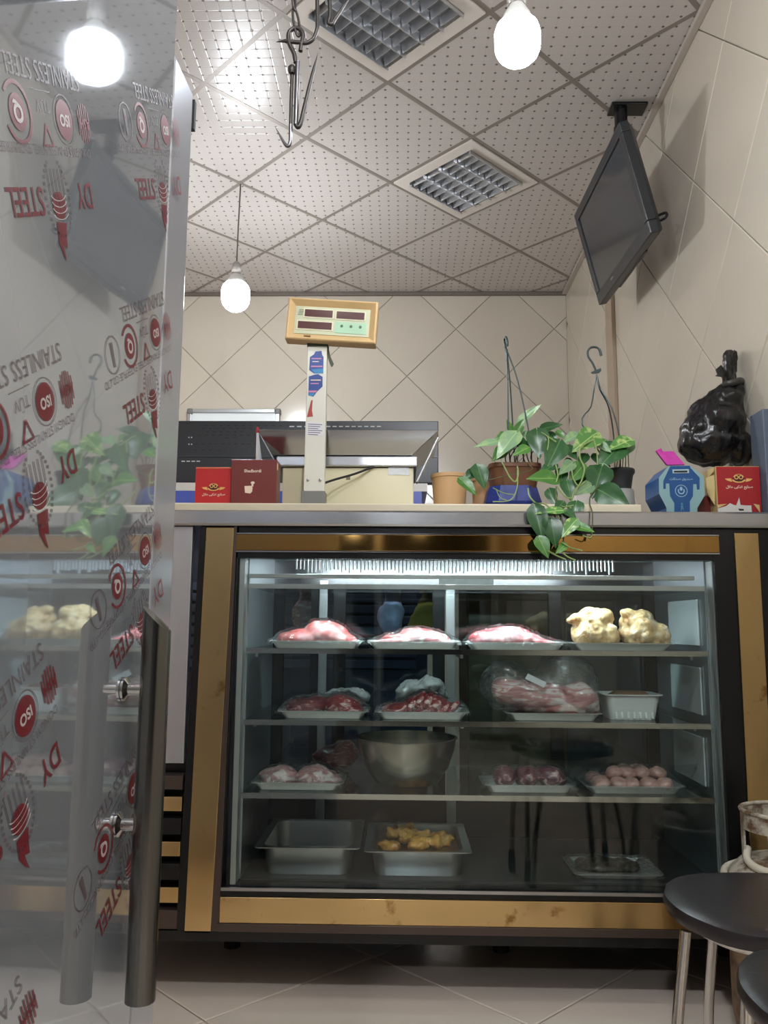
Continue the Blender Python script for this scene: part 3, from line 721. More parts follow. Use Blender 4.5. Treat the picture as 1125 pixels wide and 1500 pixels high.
build('shank', MB().tube([hp(236, 590), hp(230, 800), hp(216, 1190)], pxr(27), 10), M_HOOK, t, smooth=True)
build('side_rod', MB().tube([hp(182, 700, 0.003), hp(172, 1000, 0.003), hp(168, 1210, 0.003)], pxr(19), 10), M_IRON, t, smooth=True)
build('spike', MB().tube(smooth_path([hp(215, 1180), hp(235, 1215), hp(262, 1180), hp(300, 1030), hp(385, 680), hp(430, 505)], 4), [pxr(24)] * 12 + [pxr(v) for v in (25, 24, 24, 22, 20, 15, 9, 5, 3)], 10), M_IRON, t, smooth=True)
build('barb', MB().tube(smooth_path([hp(168, 1190), hp(165, 1340), hp(150, 1390), hp(120, 1385), hp(75, 1310), hp(26, 1222)], 4), [pxr(20)] * 12 + [pxr(v) for v in (18, 17, 15, 14, 12, 10, 7, 4, 2)], 10), M_HOOK, t, smooth=True)

# ------------------------------------------------------------------ far side: whiteboard and black cabinet
a, b_ = at(274, 598, 4.86), at(409, 600, 4.86)
wb = thing('whiteboard', ((a.x + b_.x) / 2, 4.88, 1.55), 'framed whiteboard on the back wall, mostly hidden behind the black cabinet', 'whiteboard')
zt = a.z; zl = zt - 0.55
box('board_face', a.x + 0.012, b_.x - 0.012, 4.885, 4.905, zl, zt - 0.01, mat('whiteboard_face', (232, 238, 238), 0.2), wb)
M_WBF = mat('whiteboard_frame', (176, 180, 182), 0.35, 0.7)
box('frame_rail', a.x + 0.03, b_.x - 0.03, 4.872, 4.906, zt - 0.024, zt, M_WBF, wb, bevel=0.003)
box('frame_rail', a.x + 0.03, b_.x - 0.03, 4.872, 4.906, zl - 0.01, zl + 0.014, M_WBF, wb, bevel=0.003)
for x in (a.x, b_.x - 0.024):
    box('frame_rail', x, x + 0.024, 4.872, 4.906, zl + 0.014, zt - 0.03, M_WBF, wb, bevel=0.003)
    box('corner_cap', x - 0.004, x + 0.03, 4.869, 4.907, zt - 0.034, zt + 0.004, mat('corner_cap', (112, 112, 110), 0.5), wb, bevel=0.008)
YK = 3.3
a, b_ = at(150, 616, YK), at(642, 616, YK); c = at(400, 707, YK); e = at(400, 719, YK); g_ = at(400, 740, YK)
kab = thing('black_cabinet', ((a.x + b_.x) / 2, YK + 0.25, 0), 'large cabinet with a black vented top panel behind the weighing scale', 'cabinet')
M_SLATE = mat('black_panel', (40, 45, 52), 0.34, var=0.06)
box('top_panel', a.x, b_.x, YK, YK + 0.05, c.z, a.z, M_SLATE, kab, bevel=0.003)
box('top_panel_rim', a.x, b_.x, YK - 0.004, YK - 0.0004, at(400, 668, YK).z, at(400, 670, YK).z, mat('panel_ridge', (52, 58, 66), 0.3), kab)
box('white_band', a.x, at(626, 714, YK).x, YK + 0.002, YK + 0.5, e.z, c.z - 0.0005, M_WHITE, kab)
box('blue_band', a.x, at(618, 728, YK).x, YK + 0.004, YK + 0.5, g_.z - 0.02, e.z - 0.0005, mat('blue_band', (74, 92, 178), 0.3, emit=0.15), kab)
box('body', a.x, at(626, 728, YK).x, YK + 0.01, YK + 0.5, 0, g_.z - 0.021, mat('cabinet_body', (52, 60, 82), 0.4), kab)
zz = 0.78
while zz < 1.12:
    box('front_slat', a.x + 0.02, at(610, 728, YK).x, YK - 0.012, YK + 0.0095, zz, zz + 0.032, mat('cabinet_slat', (78, 88, 118), 0.35), kab, bevel=0.003); zz += 0.044
mb = MB()
def dashes(x0, x1, y, n, wpx=5.0, hpx=1.2):
    for k in range(n):
        x = x0 + (x1 - x0) * k / max(1, n - 1)
        p, q = at(x, y, YK), at(x + wpx, y + hpx, YK)
        mb.box(p.x, q.x, YK - 0.0012, YK - 0.0002, q.z, p.z)
for y, x0, x1, n in ((623, 300, 420, 12), (627, 296, 375, 9), (632, 302, 352, 6), (641, 330, 342, 2), (650, 286, 372, 10), (659, 284, 318, 4), (637, 290, 372, 9)):
    dashes(x0, x1, y, n)
build('vent_slots', mb, mat('slot_dark', (14, 16, 19), 0.5), kab, kind='stuff')
mb = MB(); dashes(266, 288, 675, 4, 5, 1.4); dashes(424, 446, 624, 3, 7, 1.6); dashes(478, 552, 624, 9, 6, 1.4); dashes(276, 280, 640, 2, 1.5, 1.5); dashes(276, 280, 650, 2, 1.5, 1.5)
build('bright_slots', mb, mat('slot_bright', (214, 220, 224), 0.4), kab, kind='stuff')
# white cone-shaped packet with a red tip between the boxes and the scale pan
t = thing('paper_cone', at(385, 700, 2.72), 'white paper cone with a red tip beside the scale pan', 'packet')
pa, pb, pc = at(376, 633, 2.72), at(374, 690, 2.72), at(397, 690, 2.72)
zb = ZBD + 0.0002
build('paper', MB().loft([[Vector((384 * 0, 0, 0)) + at(385, 700, 2.72) * 0 + Vector(((pb.x + pc.x) / 2 + 0.026 * math.cos(k * math.pi / 6), 2.72 + 0.022 * math.sin(k * math.pi / 6), zb)) for k in range(12)],
                          [Vector((pa.x + 0.003 + 0.004 * math.cos(k * math.pi / 6), 2.72 + 0.004 * math.sin(k * math.pi / 6), pa.z)) for k in range(12)]]), mat('white_paper', (226, 232, 240), 0.6), t, smooth=True)
build('red_tip', MB().ell((pa.x + 0.003, 2.72, pa.z + 0.006), (0.006, 0.006, 0.013)), mat('red_tip', (196, 50, 62), 0.5), t, smooth=True)

# ------------------------------------------------------------------ boxes beside the scale
FA_TXT = '\ufedd\ufefc\ufea3 \ufbfd\ufef3\ufe8d\ufeac\ufecf \ufeca\ufef3\ufe8e\ufee8\ufebb'
M_GOLDP = mat('gold_print', (222, 176, 104), 0.4); M_CREAMP = mat('cream_print', (236, 214, 196), 0.5); M_DARKP = mat('dark_print', (74, 22, 20), 0.5)
def halal_emblem(parent, o, s, ex=Vector((1, 0, 0)), ez=Vector((0, 0, 1))):
    lift = ex.cross(ez) * 0.0006
    P_ = lambda x, z: o + lift + ex * (x * s) + ez * (z * s)
    mb = MB(); flat(mb, disc_geo(0, 0.3, 18, 0.62), P_(0, 0.3), ex * s, ez * s); build('emblem_oval', mb, M_DARKP, parent)
    mb = MB()
    for sx in (-1, 1):
        flat(mb, poly_geo([(0.36 * sx, 0.1), (0.62 * sx, 0.18), (0.74 * sx, 0.28), (0.4 * sx, 0.3)]), P_(0, 0) + lift, ex * s, ez * s)
    flat(mb, disc_geo(0.26, 0.38, 14, 0.5, math.pi * 1.05, math.pi * 1.95), P_(0, 0.25) + lift, ex * s, ez * s)
    flat(mb, disc_geo(0.07, 0.12, 10), P_(-0.12, 0.36) + lift, ex * s, ez * s); flat(mb, disc_geo(0.07, 0.12, 10), P_(0.12, 0.36) + lift, ex * s, ez * s)
    flat(mb, disc_geo(0.25, 0.29, 14, 0.7, 0.2, math.pi - 0.2), P_(0, 0.33) + lift, ex * s, ez * s)
    build('emblem_ribbon', mb, M_GOLDP, parent)
    mb = MB(); flat(mb, text_geo(FA_TXT, 0.2 * s, 'CENTER', 0.004 * s), P_(0.02, -0.16), ex, ez); build('lettering', mb, M_CREAMP, parent)
def carton(name, x0, x1, ytop, Yf, depth, m, label, cat='box', zbase=None):
    a, b_ = at(x0, ytop, Yf), at(x1, ytop, Yf); zb = ZBD if zbase is None else zbase
    t = thing(name, ((a.x + b_.x) / 2, Yf + depth / 2, zb), label, cat)
    box('carton', a.x, b_.x, Yf, Yf + depth, zb, a.z, m, t, bevel=0.0015)
    return t, a, b_
t, a, b_ = carton('red_carton', 287, 339, 684, 2.34, 0.06, mat('red_card', (184, 40, 42), 0.4, var=0.04), 'small bright red carton with gold emblem standing next to the maroon carton')
box('lid_seam', a.x, b_.x, 2.3395, 2.36, a.z - 0.004, a.z - 0.003, M_GOLDP, t)
halal_emblem(t, Vector(((a.x + b_.x) / 2 + 0.002, 2.3398, ZBD + 0.049)), 0.048)
t, a, b_ = carton('maroon_carton', 339.5, 406, 673, 2.33, 0.07, mat('maroon_card', (112, 46, 42), 0.35, var=0.05), 'taller maroon carton with pale lettering and a chef sketch, left of the scale')
xm = (a.x + b_.x) / 2 - 0.004
mb = MB(); flat(mb, text_geo('Shadbordi', 0.0125, 'CENTER', 0.0003), (xm, 2.3293, at(370, 690, 2.33).z), (1, 0, 0), (0, 0, 1)); build('lettering', mb, M_CREAMP, t)
mb = MB(); flat(mb, disc_geo(0.018, 0.0187, 20, 0.35, math.pi * 1.05, math.pi * 1.95), (xm, 2.3293, at(370, 693, 2.33).z), (1, 0, 0), (0, 0, 1))
flat(mb, disc_geo(0.018, 0.0187, 20, 0.3, 0.1 * math.pi, 0.9 * math.pi), (xm, 2.3293, at(370, 688, 2.33).z), (1, 0, 0), (0, 0, 1)); build('arc_mark', mb, mat('dull_gold_print', (160, 104, 84), 0.5), t)
mb = MB(); cz = at(365, 717, 2.33)
flat(mb, poly_geo([(-0.014, 0.010), (0.004, 0.011), (0.010, 0.006), (0.009, -0.006), (0.004, -0.012), (-0.012, -0.010)]), (cz.x, 2.3293, cz.z), (1, 0, 0), (0, 0, 1))
flat(mb, disc_geo(0, 0.006, 10, 0.7), (cz.x + 0.010, 2.3293, cz.z + 0.020), (1, 0, 0), (0, 0, 1))
flat(mb, poly_geo([(0.006, 0.007), (0.012, 0.009), (0.012, 0.017), (0.007, 0.017)]), (cz.x, 2.3293, cz.z), (1, 0, 0), (0, 0, 1)); build('chef_sketch', mb, M_CREAMP, t)
box('pull_tab', b_.x - 0.0008, b_.x + 0.0012, 2.333, 2.345, at(400, 688, 2.33).z, at(400, 678, 2.33).z, mat('tab_cream', (230, 214, 170), 0.5), t)

# ------------------------------------------------------------------ weighing scale
sc_t = thing('weighing_scale', at(500, 735, 2.5), 'old cream electronic weighing scale with steel pan and display head on a column', 'weighing scale')
yb0, yb1 = 2.44, 2.72
a, b_ = at(414, 684, yb0), at(606, 684, yb0)
box('housing', a.x, b_.x, yb0, yb1, ZBD + 0.012, a.z, M_CREAM, sc_t, bevel=0.004)
box('base_plate', a.x - 0.004, b_.x + 0.004, yb0 - 0.012, yb1, ZBD + 0.005, ZBD + 0.0115, mat('base_dark', (60, 58, 54), 0.5, 0.3), sc_t)
for x in (a.x + 0.03, b_.x - 0.03):
    for y in (yb0 + 0.03, yb1 - 0.03):
        build('foot', MB().lathe([(0.012, ZBD), (0.014, ZBD + 0.0052)], (x, y, 0), 12, cap0=True, cap1=True), M_DARK, sc_t)
p0, p1 = at(405, 668, yb0 - 0.01), at(612, 668, yb0 - 0.01)
pl = box('platform', p0.x, p1.x, yb0 - 0.012, yb1 + 0.01, a.z + 0.0005, p0.z, M_STEEL, sc_t, bevel=0.004)
# flared pan
zb = p0.z + 0.003; zt = at(500, 631, 2.40).z
bl_, br_ = at(398, 664, 2.43).x, at(604, 666, 2.43).x; tl_, tr_ = at(378, 630, 2.39).x, at(643, 632, 2.39).x
outer0 = [Vector(v) for v in ((bl_, 2.43, zb), (br_, 2.43, zb), (br_, 2.73, zb), (bl_, 2.73, zb))]
outer1 = [Vector(v) for v in ((tl_, 2.385, zt), (tr_, 2.385, zt), (tr_, 2.78, zt), (tl_, 2.78, zt))]
inner1 = [Vector(v) for v in ((tl_ + .003, 2.388, zt), (tr_ - .003, 2.388, zt), (tr_ - .003, 2.777, zt), (tl_ + .003, 2.777, zt))]
inner0 = [v + Vector((0, 0, 0.003)) for v in outer0]
build('pan', MB().loft([outer0, outer1, inner1, inner0]), mat('pan_steel', (178, 180, 184), 0.16, 1.0, var=0.05, vscale=6, bump=0.04, bscale=9), sc_t, bevel=0.0015)
s0, s1 = at(641, 640, 2.40), at(610, 705, 2.40)
build('side_flap', MB().loft([[s0 + Vector((0, 0, 0)), s0 + Vector((0.004, 0, 0)), s0 + Vector((0.004, 0.09, 0)), s0 + Vector((0, 0.09, 0))], [s1, s1 + Vector((0.004, 0, 0)), s1 + Vector((0.004, 0.05, 0)), s1 + Vector((0, 0.05, 0))]]), M_STEEL, sc_t)
s0, s1 = at(379, 634, 2.40), at(403, 678, 2.40)
build('side_flap', MB().loft([[s0, s0 + Vector((0.003, 0, 0)), s0 + Vector((0.003, 0.09, 0)), s0 + Vector((0, 0.09, 0))], [s1, s1 + Vector((0.003, 0, 0)), s1 + Vector((0.003, 0.05, 0)), s1 + Vector((0, 0.05, 0))]]), M_STEEL2, sc_t)
r0, r1 = at(569, 682, yb0), at(599, 696, yb0)
box('rating_plate', r0.x, r1.x, yb0 - 0.0015, yb0 - 0.0002, r1.z, r0.z, mat('rating_plate', (176, 178, 176), 0.4, 0.5, var=0.2, vscale=120), sc_t)
r0, r1 = at(507, 697, yb0), at(513, 703, yb0)
box('seal_mark', r0.x, r1.x, yb0 - 0.0012, yb0 - 0.0002, r1.z, r0.z, mat('seal_mark', (120, 116, 96), 0.5), sc_t)
build('cable', MB().tube(smooth_path([at(474, 708, 2.37), at(492, 702, 2.395), at(520, 694, 2.415), at(551, 682, 2.436)], 4), 0.0035, 8), M_DARK, sc_t)
# column leans a little, as in its fixing
YP = 2.345
zc0 = at(460, 728, YP).z
def colp(px, py, dy=0.0): return at(px, py, YP + dy)
ct = [(450.5, 507), (479, 507)]; cb = [(444.5, 721), (475, 721)]
l0 = [colp(cb[0][0], 721), colp(cb[1][0], 721)]; l1 = [colp(ct[0][0], 507), colp(ct[1][0], 507)]
dv = Vector((0, 0.03, 0))
column = build('column', MB().loft([[l0[0], l0[1], l0[1] + dv, l0[0] + dv], [l1[0], l1[1], l1[1] + dv, l1[0] + dv]]), mat('column_white', (224, 224, 212), 0.4, var=0.03), sc_t, bevel=0.002)
f0, f1 = colp(441, 719, -0.006), colp(476, 719, -0.006)
box('column_shoe', f0.x, f1.x, YP - 0.008, YP + 0.05, ZBD, f0.z, mat('shoe_grey', (128, 128, 124), 0.45, 0.3), sc_t, bevel=0.002)
box('shoe_arm', f0.x + 0.01, f1.x - 0.01, YP + 0.05, yb0 - 0.0125, ZBD + 0.0005, ZBD + 0.011, M_DARK, sc_t)
for px_b in (451, 469):
    build('bolt', MB().lathe([(0.0042, 0), (0.0042, 0.003), (0.002, 0.004)], colp(px_b, 703, -0.0002), 10, axis=(0, -1, 0), cap0=True, cap1=True), M_STEEL2, column)
def sticker(name, pts, m, lift=0.0008):
    mb = MB().prism([colp(x, y, -lift) for x, y in pts], (0, lift * 0.7, 0)); return build(name, mb, m, column)
M_STK = mat('sticker_blue', (50, 76, 150), 0.4, var=0.15, vscale=80); M_STC = mat('sticker_cyan', (58, 140, 190), 0.4); M_STP = mat('sticker_pink', (206, 140, 176), 0.4)
sticker('sticker', [(454, 523), (460, 519), (462, 515), (471, 514), (472, 520), (474, 523), (473.5, 547), (460, 547), (453, 542)], M_STK)
sticker('sticker_band', [(456, 541), (473.5, 540), (473, 547), (461, 547)], M_STC, 0.0012)
sticker('sticker_band', [(455.5, 535.6), (472.5, 535.6), (472.5, 537.6), (455.5, 537.6)], M_STP, 0.0012)
sticker('sticker_band', [(456.5, 524.5), (471, 524.5), (471, 526), (456.5, 526)], M_STP, 0.0012)
sticker('sticker_band', [(457.5, 529), (467, 529), (467, 530.2), (457.5, 530.2)], M_CREAMP, 0.0012)
sticker('sticker', [(452.5, 551.5), (460, 549), (466, 548), (472.5, 552), (472.5, 566), (464, 574), (459, 581), (451.5, 579)], M_STK)
sticker('sticker_band', [(452, 572), (465, 572), (462, 575), (452, 575)], M_STP, 0.0012)
sticker('sticker_band', [(452, 576), (461, 576), (458.5, 580.5), (452, 578.5)], M_STC, 0.0012)
sticker('sticker_band', [(455, 556), (470, 556), (470, 557.5), (455, 557.5)], M_CREAMP, 0.0012)
sticker('sticker_band', [(455, 561), (467, 561), (467, 562.5), (455, 562.5)], M_STP, 0.0012)
sticker('sticker_scrap', [(449.5, 611), (453, 597), (456, 586), (458, 586), (457, 601), (458.5, 610)], mat('scrap_red', (168, 68, 62), 0.5))
sticker('paper_label', [(449, 617.5), (474, 619.5), (473, 638.5), (448.5, 638)], mat('label_white', (226, 226, 232), 0.5))
for k in range(6):
    sticker('label_line', [(451, 620.5 + 3 * k), (472 - (k % 3) * 3, 621.5 + 3 * k), (472 - (k % 3) * 3, 622.6 + 3 * k), (451, 621.6 + 3 * k)], mat('label_ink', (120, 118, 132), 0.6), 0.0013)
# display head, slightly twisted on the column
YD = 2.315
hTL, hTR, hBR, hBL = at(421, 435, YD), at(554, 442.5, YD), at(551, 504, YD), at(419, 496, YD)
hc = (hTL + hTR + hBR + hBL) / 4
hx = ((hTR + hBR) - (hTL + hBL)).normalized(); hz = ((hTL + hTR) - (hBL + hBR)); hz = (hz - hx * hz.dot(hx)).normalized(); hy = hz.cross(hx)   # hy points away from the camera
HW = ((hTR + hBR) / 2 - (hTL + hBL) / 2).length; HH = ((hTL + hTR) / 2 - (hBL + hBR) / 2).length
M_HEAD = mat('head_tan', (214, 182, 132), 0.38, var=0.03)
def hr(w_, h_, d): return [hc + hx * sx * w_ / 2 + hz * sz * h_ / 2 + hy * d for sx, sz in ((-1, -1), (1, -1), (1, 1), (-1, 1))]
head = build('display_head', MB().loft([hr(HW * 0.96, HH * 0.95, 0.055), hr(HW, HH, 0.045), hr(HW, HH, 0.0), hr(HW * 0.955, HH * 0.93, -0.004), hr(HW * 0.83, HH * 0.66, 0.012)]), M_HEAD, sc_t, bevel=0.002)
def hp_(x, z, w_, h_, d0, d1): return MB().obox(hc + hx * x + hz * z + hy * (d0 + d1) / 2, hx * w_ / 2, hz * h_ / 2, hy * abs(d1 - d0) / 2)
build('panel', hp_(0, 0.0, HW * 0.828, HH * 0.655, 0.0095, 0.0118), mat('panel_sage', (196, 200, 168), 0.4), head)
M_LCD = mat('display_red_dark', (86, 52, 50), 0.15); M_LCDF = mat('display_frame', (222, 218, 188), 0.45)
for x, z, w_ in ((-0.042, 0.022, 0.092), (0.054, 0.021, 0.092), (-0.051, -0.016, 0.11)):
    fr = build('display_frame', hp_(x, z, w_, 0.03, 0.0078, 0.0094), M_LCDF, head)
    build('display_window', hp_(x, z, w_ - 0.008, 0.022, 0.0066, 0.0077), M_LCD, head)
build('key_panel', hp_(0.057, -0.018, 0.094, 0.034, 0.0078, 0.0094), mat('key_panel', (166, 206, 172), 0.4), head)
for x in (0.03, 0.058, 0.086):
    build('button', MB().lathe([(0.0045, 0), (0.004, 0.0018)], hc + hx * x + hz * -0.013 + hy * 0.0077, 12, axis=-hy, cap0=True, cap1=True), mat('button_green', (70, 104, 76), 0.4), head)
for k in range(4):
    build('stripe', hp_(-0.098 + 0.0012 * k, 0.016 + 0.005 * k, 0.014, 0.0018, 0.0086, 0.0094), mat('stripe_grey', (96, 100, 86), 0.5), head)
build('name_mark', hp_(-0.07, -HH * 0.40, 0.02, 0.0028, -0.003, 0.004), mat('name_mark', (150, 118, 76), 0.5), head)
j0 = hc - hz * (HH / 2) + hy * 0.03
build('neck', MB().box(l1[0].x - 0.001, l1[1].x + 0.003, YP - 0.002, YP + 0.034, l1[0].z - 0.001, at(465, 497, YP).z), mat('neck_green', (40, 58, 50), 0.5), sc_t)
build('strap', MB().loft([[at(x, y, YP + 0.015) + Vector((0, s, 0)) for x, y, s in ((x0, yy, 0), (x1, yy, 0), (x1, yy, 0.002), (x0, yy, 0.002))] for x0, x1, yy in ((478.5, 481, 508), (480, 484, 522), (483, 489, 533), (485, 487, 537))]), mat('strap_olive', (74, 78, 62), 0.6), sc_t)

# ------------------------------------------------------------------ pots and trailing plants
def cp(x, y, Y): return at(660 + x * 0.2578, 570 + y * 0.2578, Y)
M_TERRA = mat('terracotta_plain', (206, 166, 120), 0.6, var=0.06, vscale=12, bump=0.03)
def round_pot(name, px0, px1, ytop, Yc, taper, m, label, rim=0.006, zb=None, ph=None):
    a, b_ = at(px0, ytop, Yc), at(px1, ytop, Yc); r = (b_.x - a.x) / 2; zb = ZBD + 0.0002 if zb is None else zb; z1 = a.z
    c = Vector(((a.x + b_.x) / 2, Yc, 0))
    t = thing(name, (c.x, c.y, zb), label, 'flower pot')
    build('pot_wall', MB().lathe([(r * taper, zb), (r - rim * 0.5, z1 - 0.012), (r, z1 - 0.011), (r, z1), (r - 0.004, z1), (r * taper - 0.004, zb + 0.006)], c, 28, cap0=True, cap1=True), m, t, smooth=True)
    return t, c, r, z1
t, c, r, z1 = round_pot('empty_flower_pot', 631, 686, 696, 2.47, 0.80, M_TERRA, 'empty round tan flower pot beside the scale, without any plant')
t, c, r, z1 = round_pot('small_flower_pot', 690, 724, 701, 2.63, 0.84, mat('terracotta_dull', (188, 146, 104), 0.6, var=0.06), 'smaller dull tan flower pot half hidden behind the blue outer pot')
# blue outer pot with faceted sides, brown planter standing in it
a, b_ = at(713, 709, 2.38), at(797, 709, 2.38); w_ = b_.x - a.x; xc = (a.x + b_.x) / 2; dcy = 2.47
M_BLUEP = mat('blue_glazed', (30, 52, 132), 0.3, var=0.1, vscale=8)
t = thing('blue_outer_pot', (xc, dcy, ZBD), 'low dark blue faceted outer pot holding the brown planter', 'flower pot')
zt = a.z; zb = ZBD + 0.0002
build('pot_wall', MB().loft([rrect(xc, dcy, w_ * 0.86, 0.14, 0.03, zb, 1), rrect(xc, dcy, w_ * 1.0, 0.17, 0.035, zb + (zt - zb) * 0.4, 1), rrect(xc, dcy, w_ * 0.84, 0.145, 0.03, zt, 1), rrect(xc, dcy, w_ * 0.80, 0.138, 0.03, zt, 1), rrect(xc, dcy, w_ * 0.72, 0.125, 0.03, zb + 0.005, 1)]), M_BLUEP, t)
zpl = zb + 0.0055
# leaves ----------------------------------------------------------
def leaf_mesh(name, wide, curl, fold, m):
    vs_ = []; fs_ = []; n = 9
    for i in range(n):
        t = i / (n - 1)
        hw = wide * (math.sin(math.pi * min(1, t ** 0.62 * 0.985 + 0.015)) ** 0.85) * (1 - 0.25 * t)
        y = t - 0.08 * (1 - t) ** 3 * 0
        for s in (-1, -0.5, 0, 0.5, 1):
            back = 0.10 * abs(s) * max(0, 1 - t * 5)          # heart lobes behind the stalk
            vs_.append((s * hw, y - back, -curl * t * t + fold * abs(s) * hw - 0.35 * fold * hw * s * s + 0.015 * math.sin(9 * t + 4 * s)))
    for i in range(n - 1):
        for k in range(4):
            fs_.append((i * 5 + k, i * 5 + k + 1, (i + 1) * 5 + k + 1, (i + 1) * 5 + k))
    me = bpy.data.meshes.new(name); me.from_pydata(vs_, [], fs_); me.materials.append(m)
    me.polygons.foreach_set('use_smooth', [True] * len(me.polygons)); return me
def leaf_mat(name, rgb, vein, patch):
    m = bpy.data.materials.new(name); m.use_nodes = True
    nt = m.node_tree; N = nt.nodes; L = nt.links; b = N['Principled BSDF']
    tc = N.new('ShaderNodeTexCoord'); sp = N.new('ShaderNodeSeparateXYZ'); L.new(tc.outputs['Object'], sp.inputs[0])
    ab = N.new('ShaderNodeMath'); ab.operation = 'ABSOLUTE'; L.new(sp.outputs[0], ab.inputs[0])
    rp = N.new('ShaderNodeMapRange'); rp.inputs['From Min'].default_value = 0.004; rp.inputs['From Max'].default_value = 0.02
    rp.inputs['To Min'].default_value = 1; rp.inputs['To Max'].default_value = 0; L.new(ab.outputs[0], rp.inputs['Value'])
    nz = N.new('ShaderNodeTexNoise'); nz.inputs['Scale'].default_value = 4; nz.inputs['Detail'].default_value = 3
    oi = N.new('ShaderNodeObjectInfo'); ad = N.new('ShaderNodeVectorMath'); L.new(tc.outputs['Object'], ad.inputs[0])
    sc_ = N.new('ShaderNodeVectorMath'); sc_.operation = 'SCALE'; sc_.inputs[0].default_value = (9, 7, 5); L.new(oi.outputs['Random'], sc_.inputs['Scale']); L.new(sc_.outputs[0], ad.inputs[1])
    L.new(ad.outputs[0], nz.inputs['Vector'])
    r2 = N.new('ShaderNodeMapRange'); r2.inputs['From Min'].default_value = 0.52; r2.inputs['From Max'].default_value = 0.66; r2.inputs['To Max'].default_value = patch; L.new(nz.outputs['Fac'], r2.inputs['Value'])
    m1 = N.new('ShaderNodeMix'); m1.data_type = 'RGBA'; m1.inputs['A'].default_value = lin(rgb); m1.inputs['B'].default_value = lin((176, 198, 120)); L.new(r2.outputs[0], m1.inputs['Factor'])
    m2 = N.new('ShaderNodeMix'); m2.data_type = 'RGBA'; m2.inputs['B'].default_value = lin(vein); L.new(rp.outputs[0], m2.inputs['Factor']); L.new(m1.outputs['Result'], m2.inputs['A'])
    hs = N.new('ShaderNodeHueSaturation'); mr = N.new('ShaderNodeMapRange'); mr.inputs['To Min'].default_value = 0.8; mr.inputs['To Max'].default_value = 1.2
    L.new(oi.outputs['Random'], mr.inputs['Value']); L.new(mr.outputs[0], hs.inputs['Value']); L.new(m2.outputs['Result'], hs.inputs['Color'])
    L.new(hs.outputs[0], b.inputs['Base Color']); b.inputs['Roughness'].default_value = 0.32
    b.inputs['Subsurface Weight'].default_value = 0.0
    return m
LM = {'d': leaf_mat('leaf_dark', (38, 84, 42), (84, 130, 70), 0.05), 'm': leaf_mat('leaf_mid', (72, 126, 54), (140, 176, 96), 0.15), 'p': leaf_mat('leaf_pale', (126, 160, 122), (160, 190, 130), 0.35), 'v': leaf_mat('leaf_variegated', (84, 134, 66), (170, 196, 120), 0.9)}
LMESH = {}
for k, m in LM.items():
    for j, (wd_, cu_, fo_) in enumerate(((0.30, 0.14, 0.35), (0.38, 0.22, 0.25), (0.18, 0.10, 0.4))):
        LMESH[k, j] = leaf_mesh('leaf', wd_, cu_, fo_, m)
def leaf(parent, b0, t0, kind, var, nrm=None, dY=0.0):
    d = t0 - b0; L_ = d.length; y = d.normalized()
    nz_ = nrm or Vector((random.uniform(-0.35, 0.35), -1.0, random.uniform(0.1, 0.7)))
    z = (nz_ - y * nz_.dot(y)).normalized(); x = y.cross(z)
    mtx = Matrix(((x.x, y.x, z.x), (x.y, y.y, z.y), (x.z, y.z, z.z))).to_4x4() @ Matrix.Scale(L_, 4)
    o = bpy.data.objects.new('leaf', LMESH[kind, var]); C.objects.link(o); o.parent = parent
    o.matrix_local = Matrix.Translation(b0 - wloc(parent)) @ mtx
    return o
M_STEM = mat('vine_stem', (138, 160, 96), 0.5, var=0.15); M_STEMD = mat('vine_stem_dark', (86, 92, 58), 0.5, var=0.15)
M_HANG = mat('hanger_plastic', (46, 62, 62), 0.4)
# left plant: brown planter
a, b_ = cp(222, 418, 2.40), cp(524, 418, 2.40); xc = (a.x + b_.x) / 2
M_PLANT = mat('brown_planter', (112, 74, 50), 0.5, var=0.12, vscale=14)
pl1 = thing('potted_vine', (xc, dcy, zpl), 'green vine in a brown planter with upright hanger, set in the blue outer pot', 'potted plant')
zt = a.z; W1 = b_.x - a.x
build('planter', MB().loft([rrect(xc, dcy, W1 * 0.62, 0.11, 0.03, zpl, 3), rrect(xc, dcy, W1 * 0.96, 0.155, 0.035, zt - 0.012, 3), rrect(xc, dcy, W1, 0.162, 0.035, zt - 0.012, 3), rrect(xc, dcy, W1, 0.162, 0.035, zt, 3), rrect(xc, dcy, W1 * 0.93, 0.148, 0.035, zt, 3), rrect(xc, dcy, W1 * 0.90, 0.142, 0.035, zt - 0.015, 3)]), M_PLANT, pl1, smooth=True)
build('soil', MB().loft([rrect(xc, dcy, W1 * 0.9, 0.14, 0.03, zt - 0.014, 3), rrect(xc, dcy, W1 * 0.8, 0.12, 0.03, zt - 0.006, 3)]), mat('soil', (52, 40, 30), 0.9, var=0.3, vscale=80), pl1)
tp = at(742, 512, 2.46)
for px_s, dy in ((745, -0.05), (776, -0.05), (752, 0.05)):
    q = at(px_s, 640, dcy + dy); build('hanger_strand', MB().tube(smooth_path([tp, at((742 + px_s) / 2 - 3 + 3, 560, 2.46 + dy * 0.5), q, Vector((q.x + 0.004, q.y, zt - 0.005))], 4), 0.0022, 6), M_HANG, pl1)
build('hanger_hook', MB().tube(smooth_path([tp, at(743, 530, 2.46), at(741, 512, 2.465), at(739, 500, 2.475), at(741, 494, 2.46), at(743, 500, 2.445), at(743, 507, 2.445)], 5), 0.0042, 8), M_HANG, pl1, smooth=True)
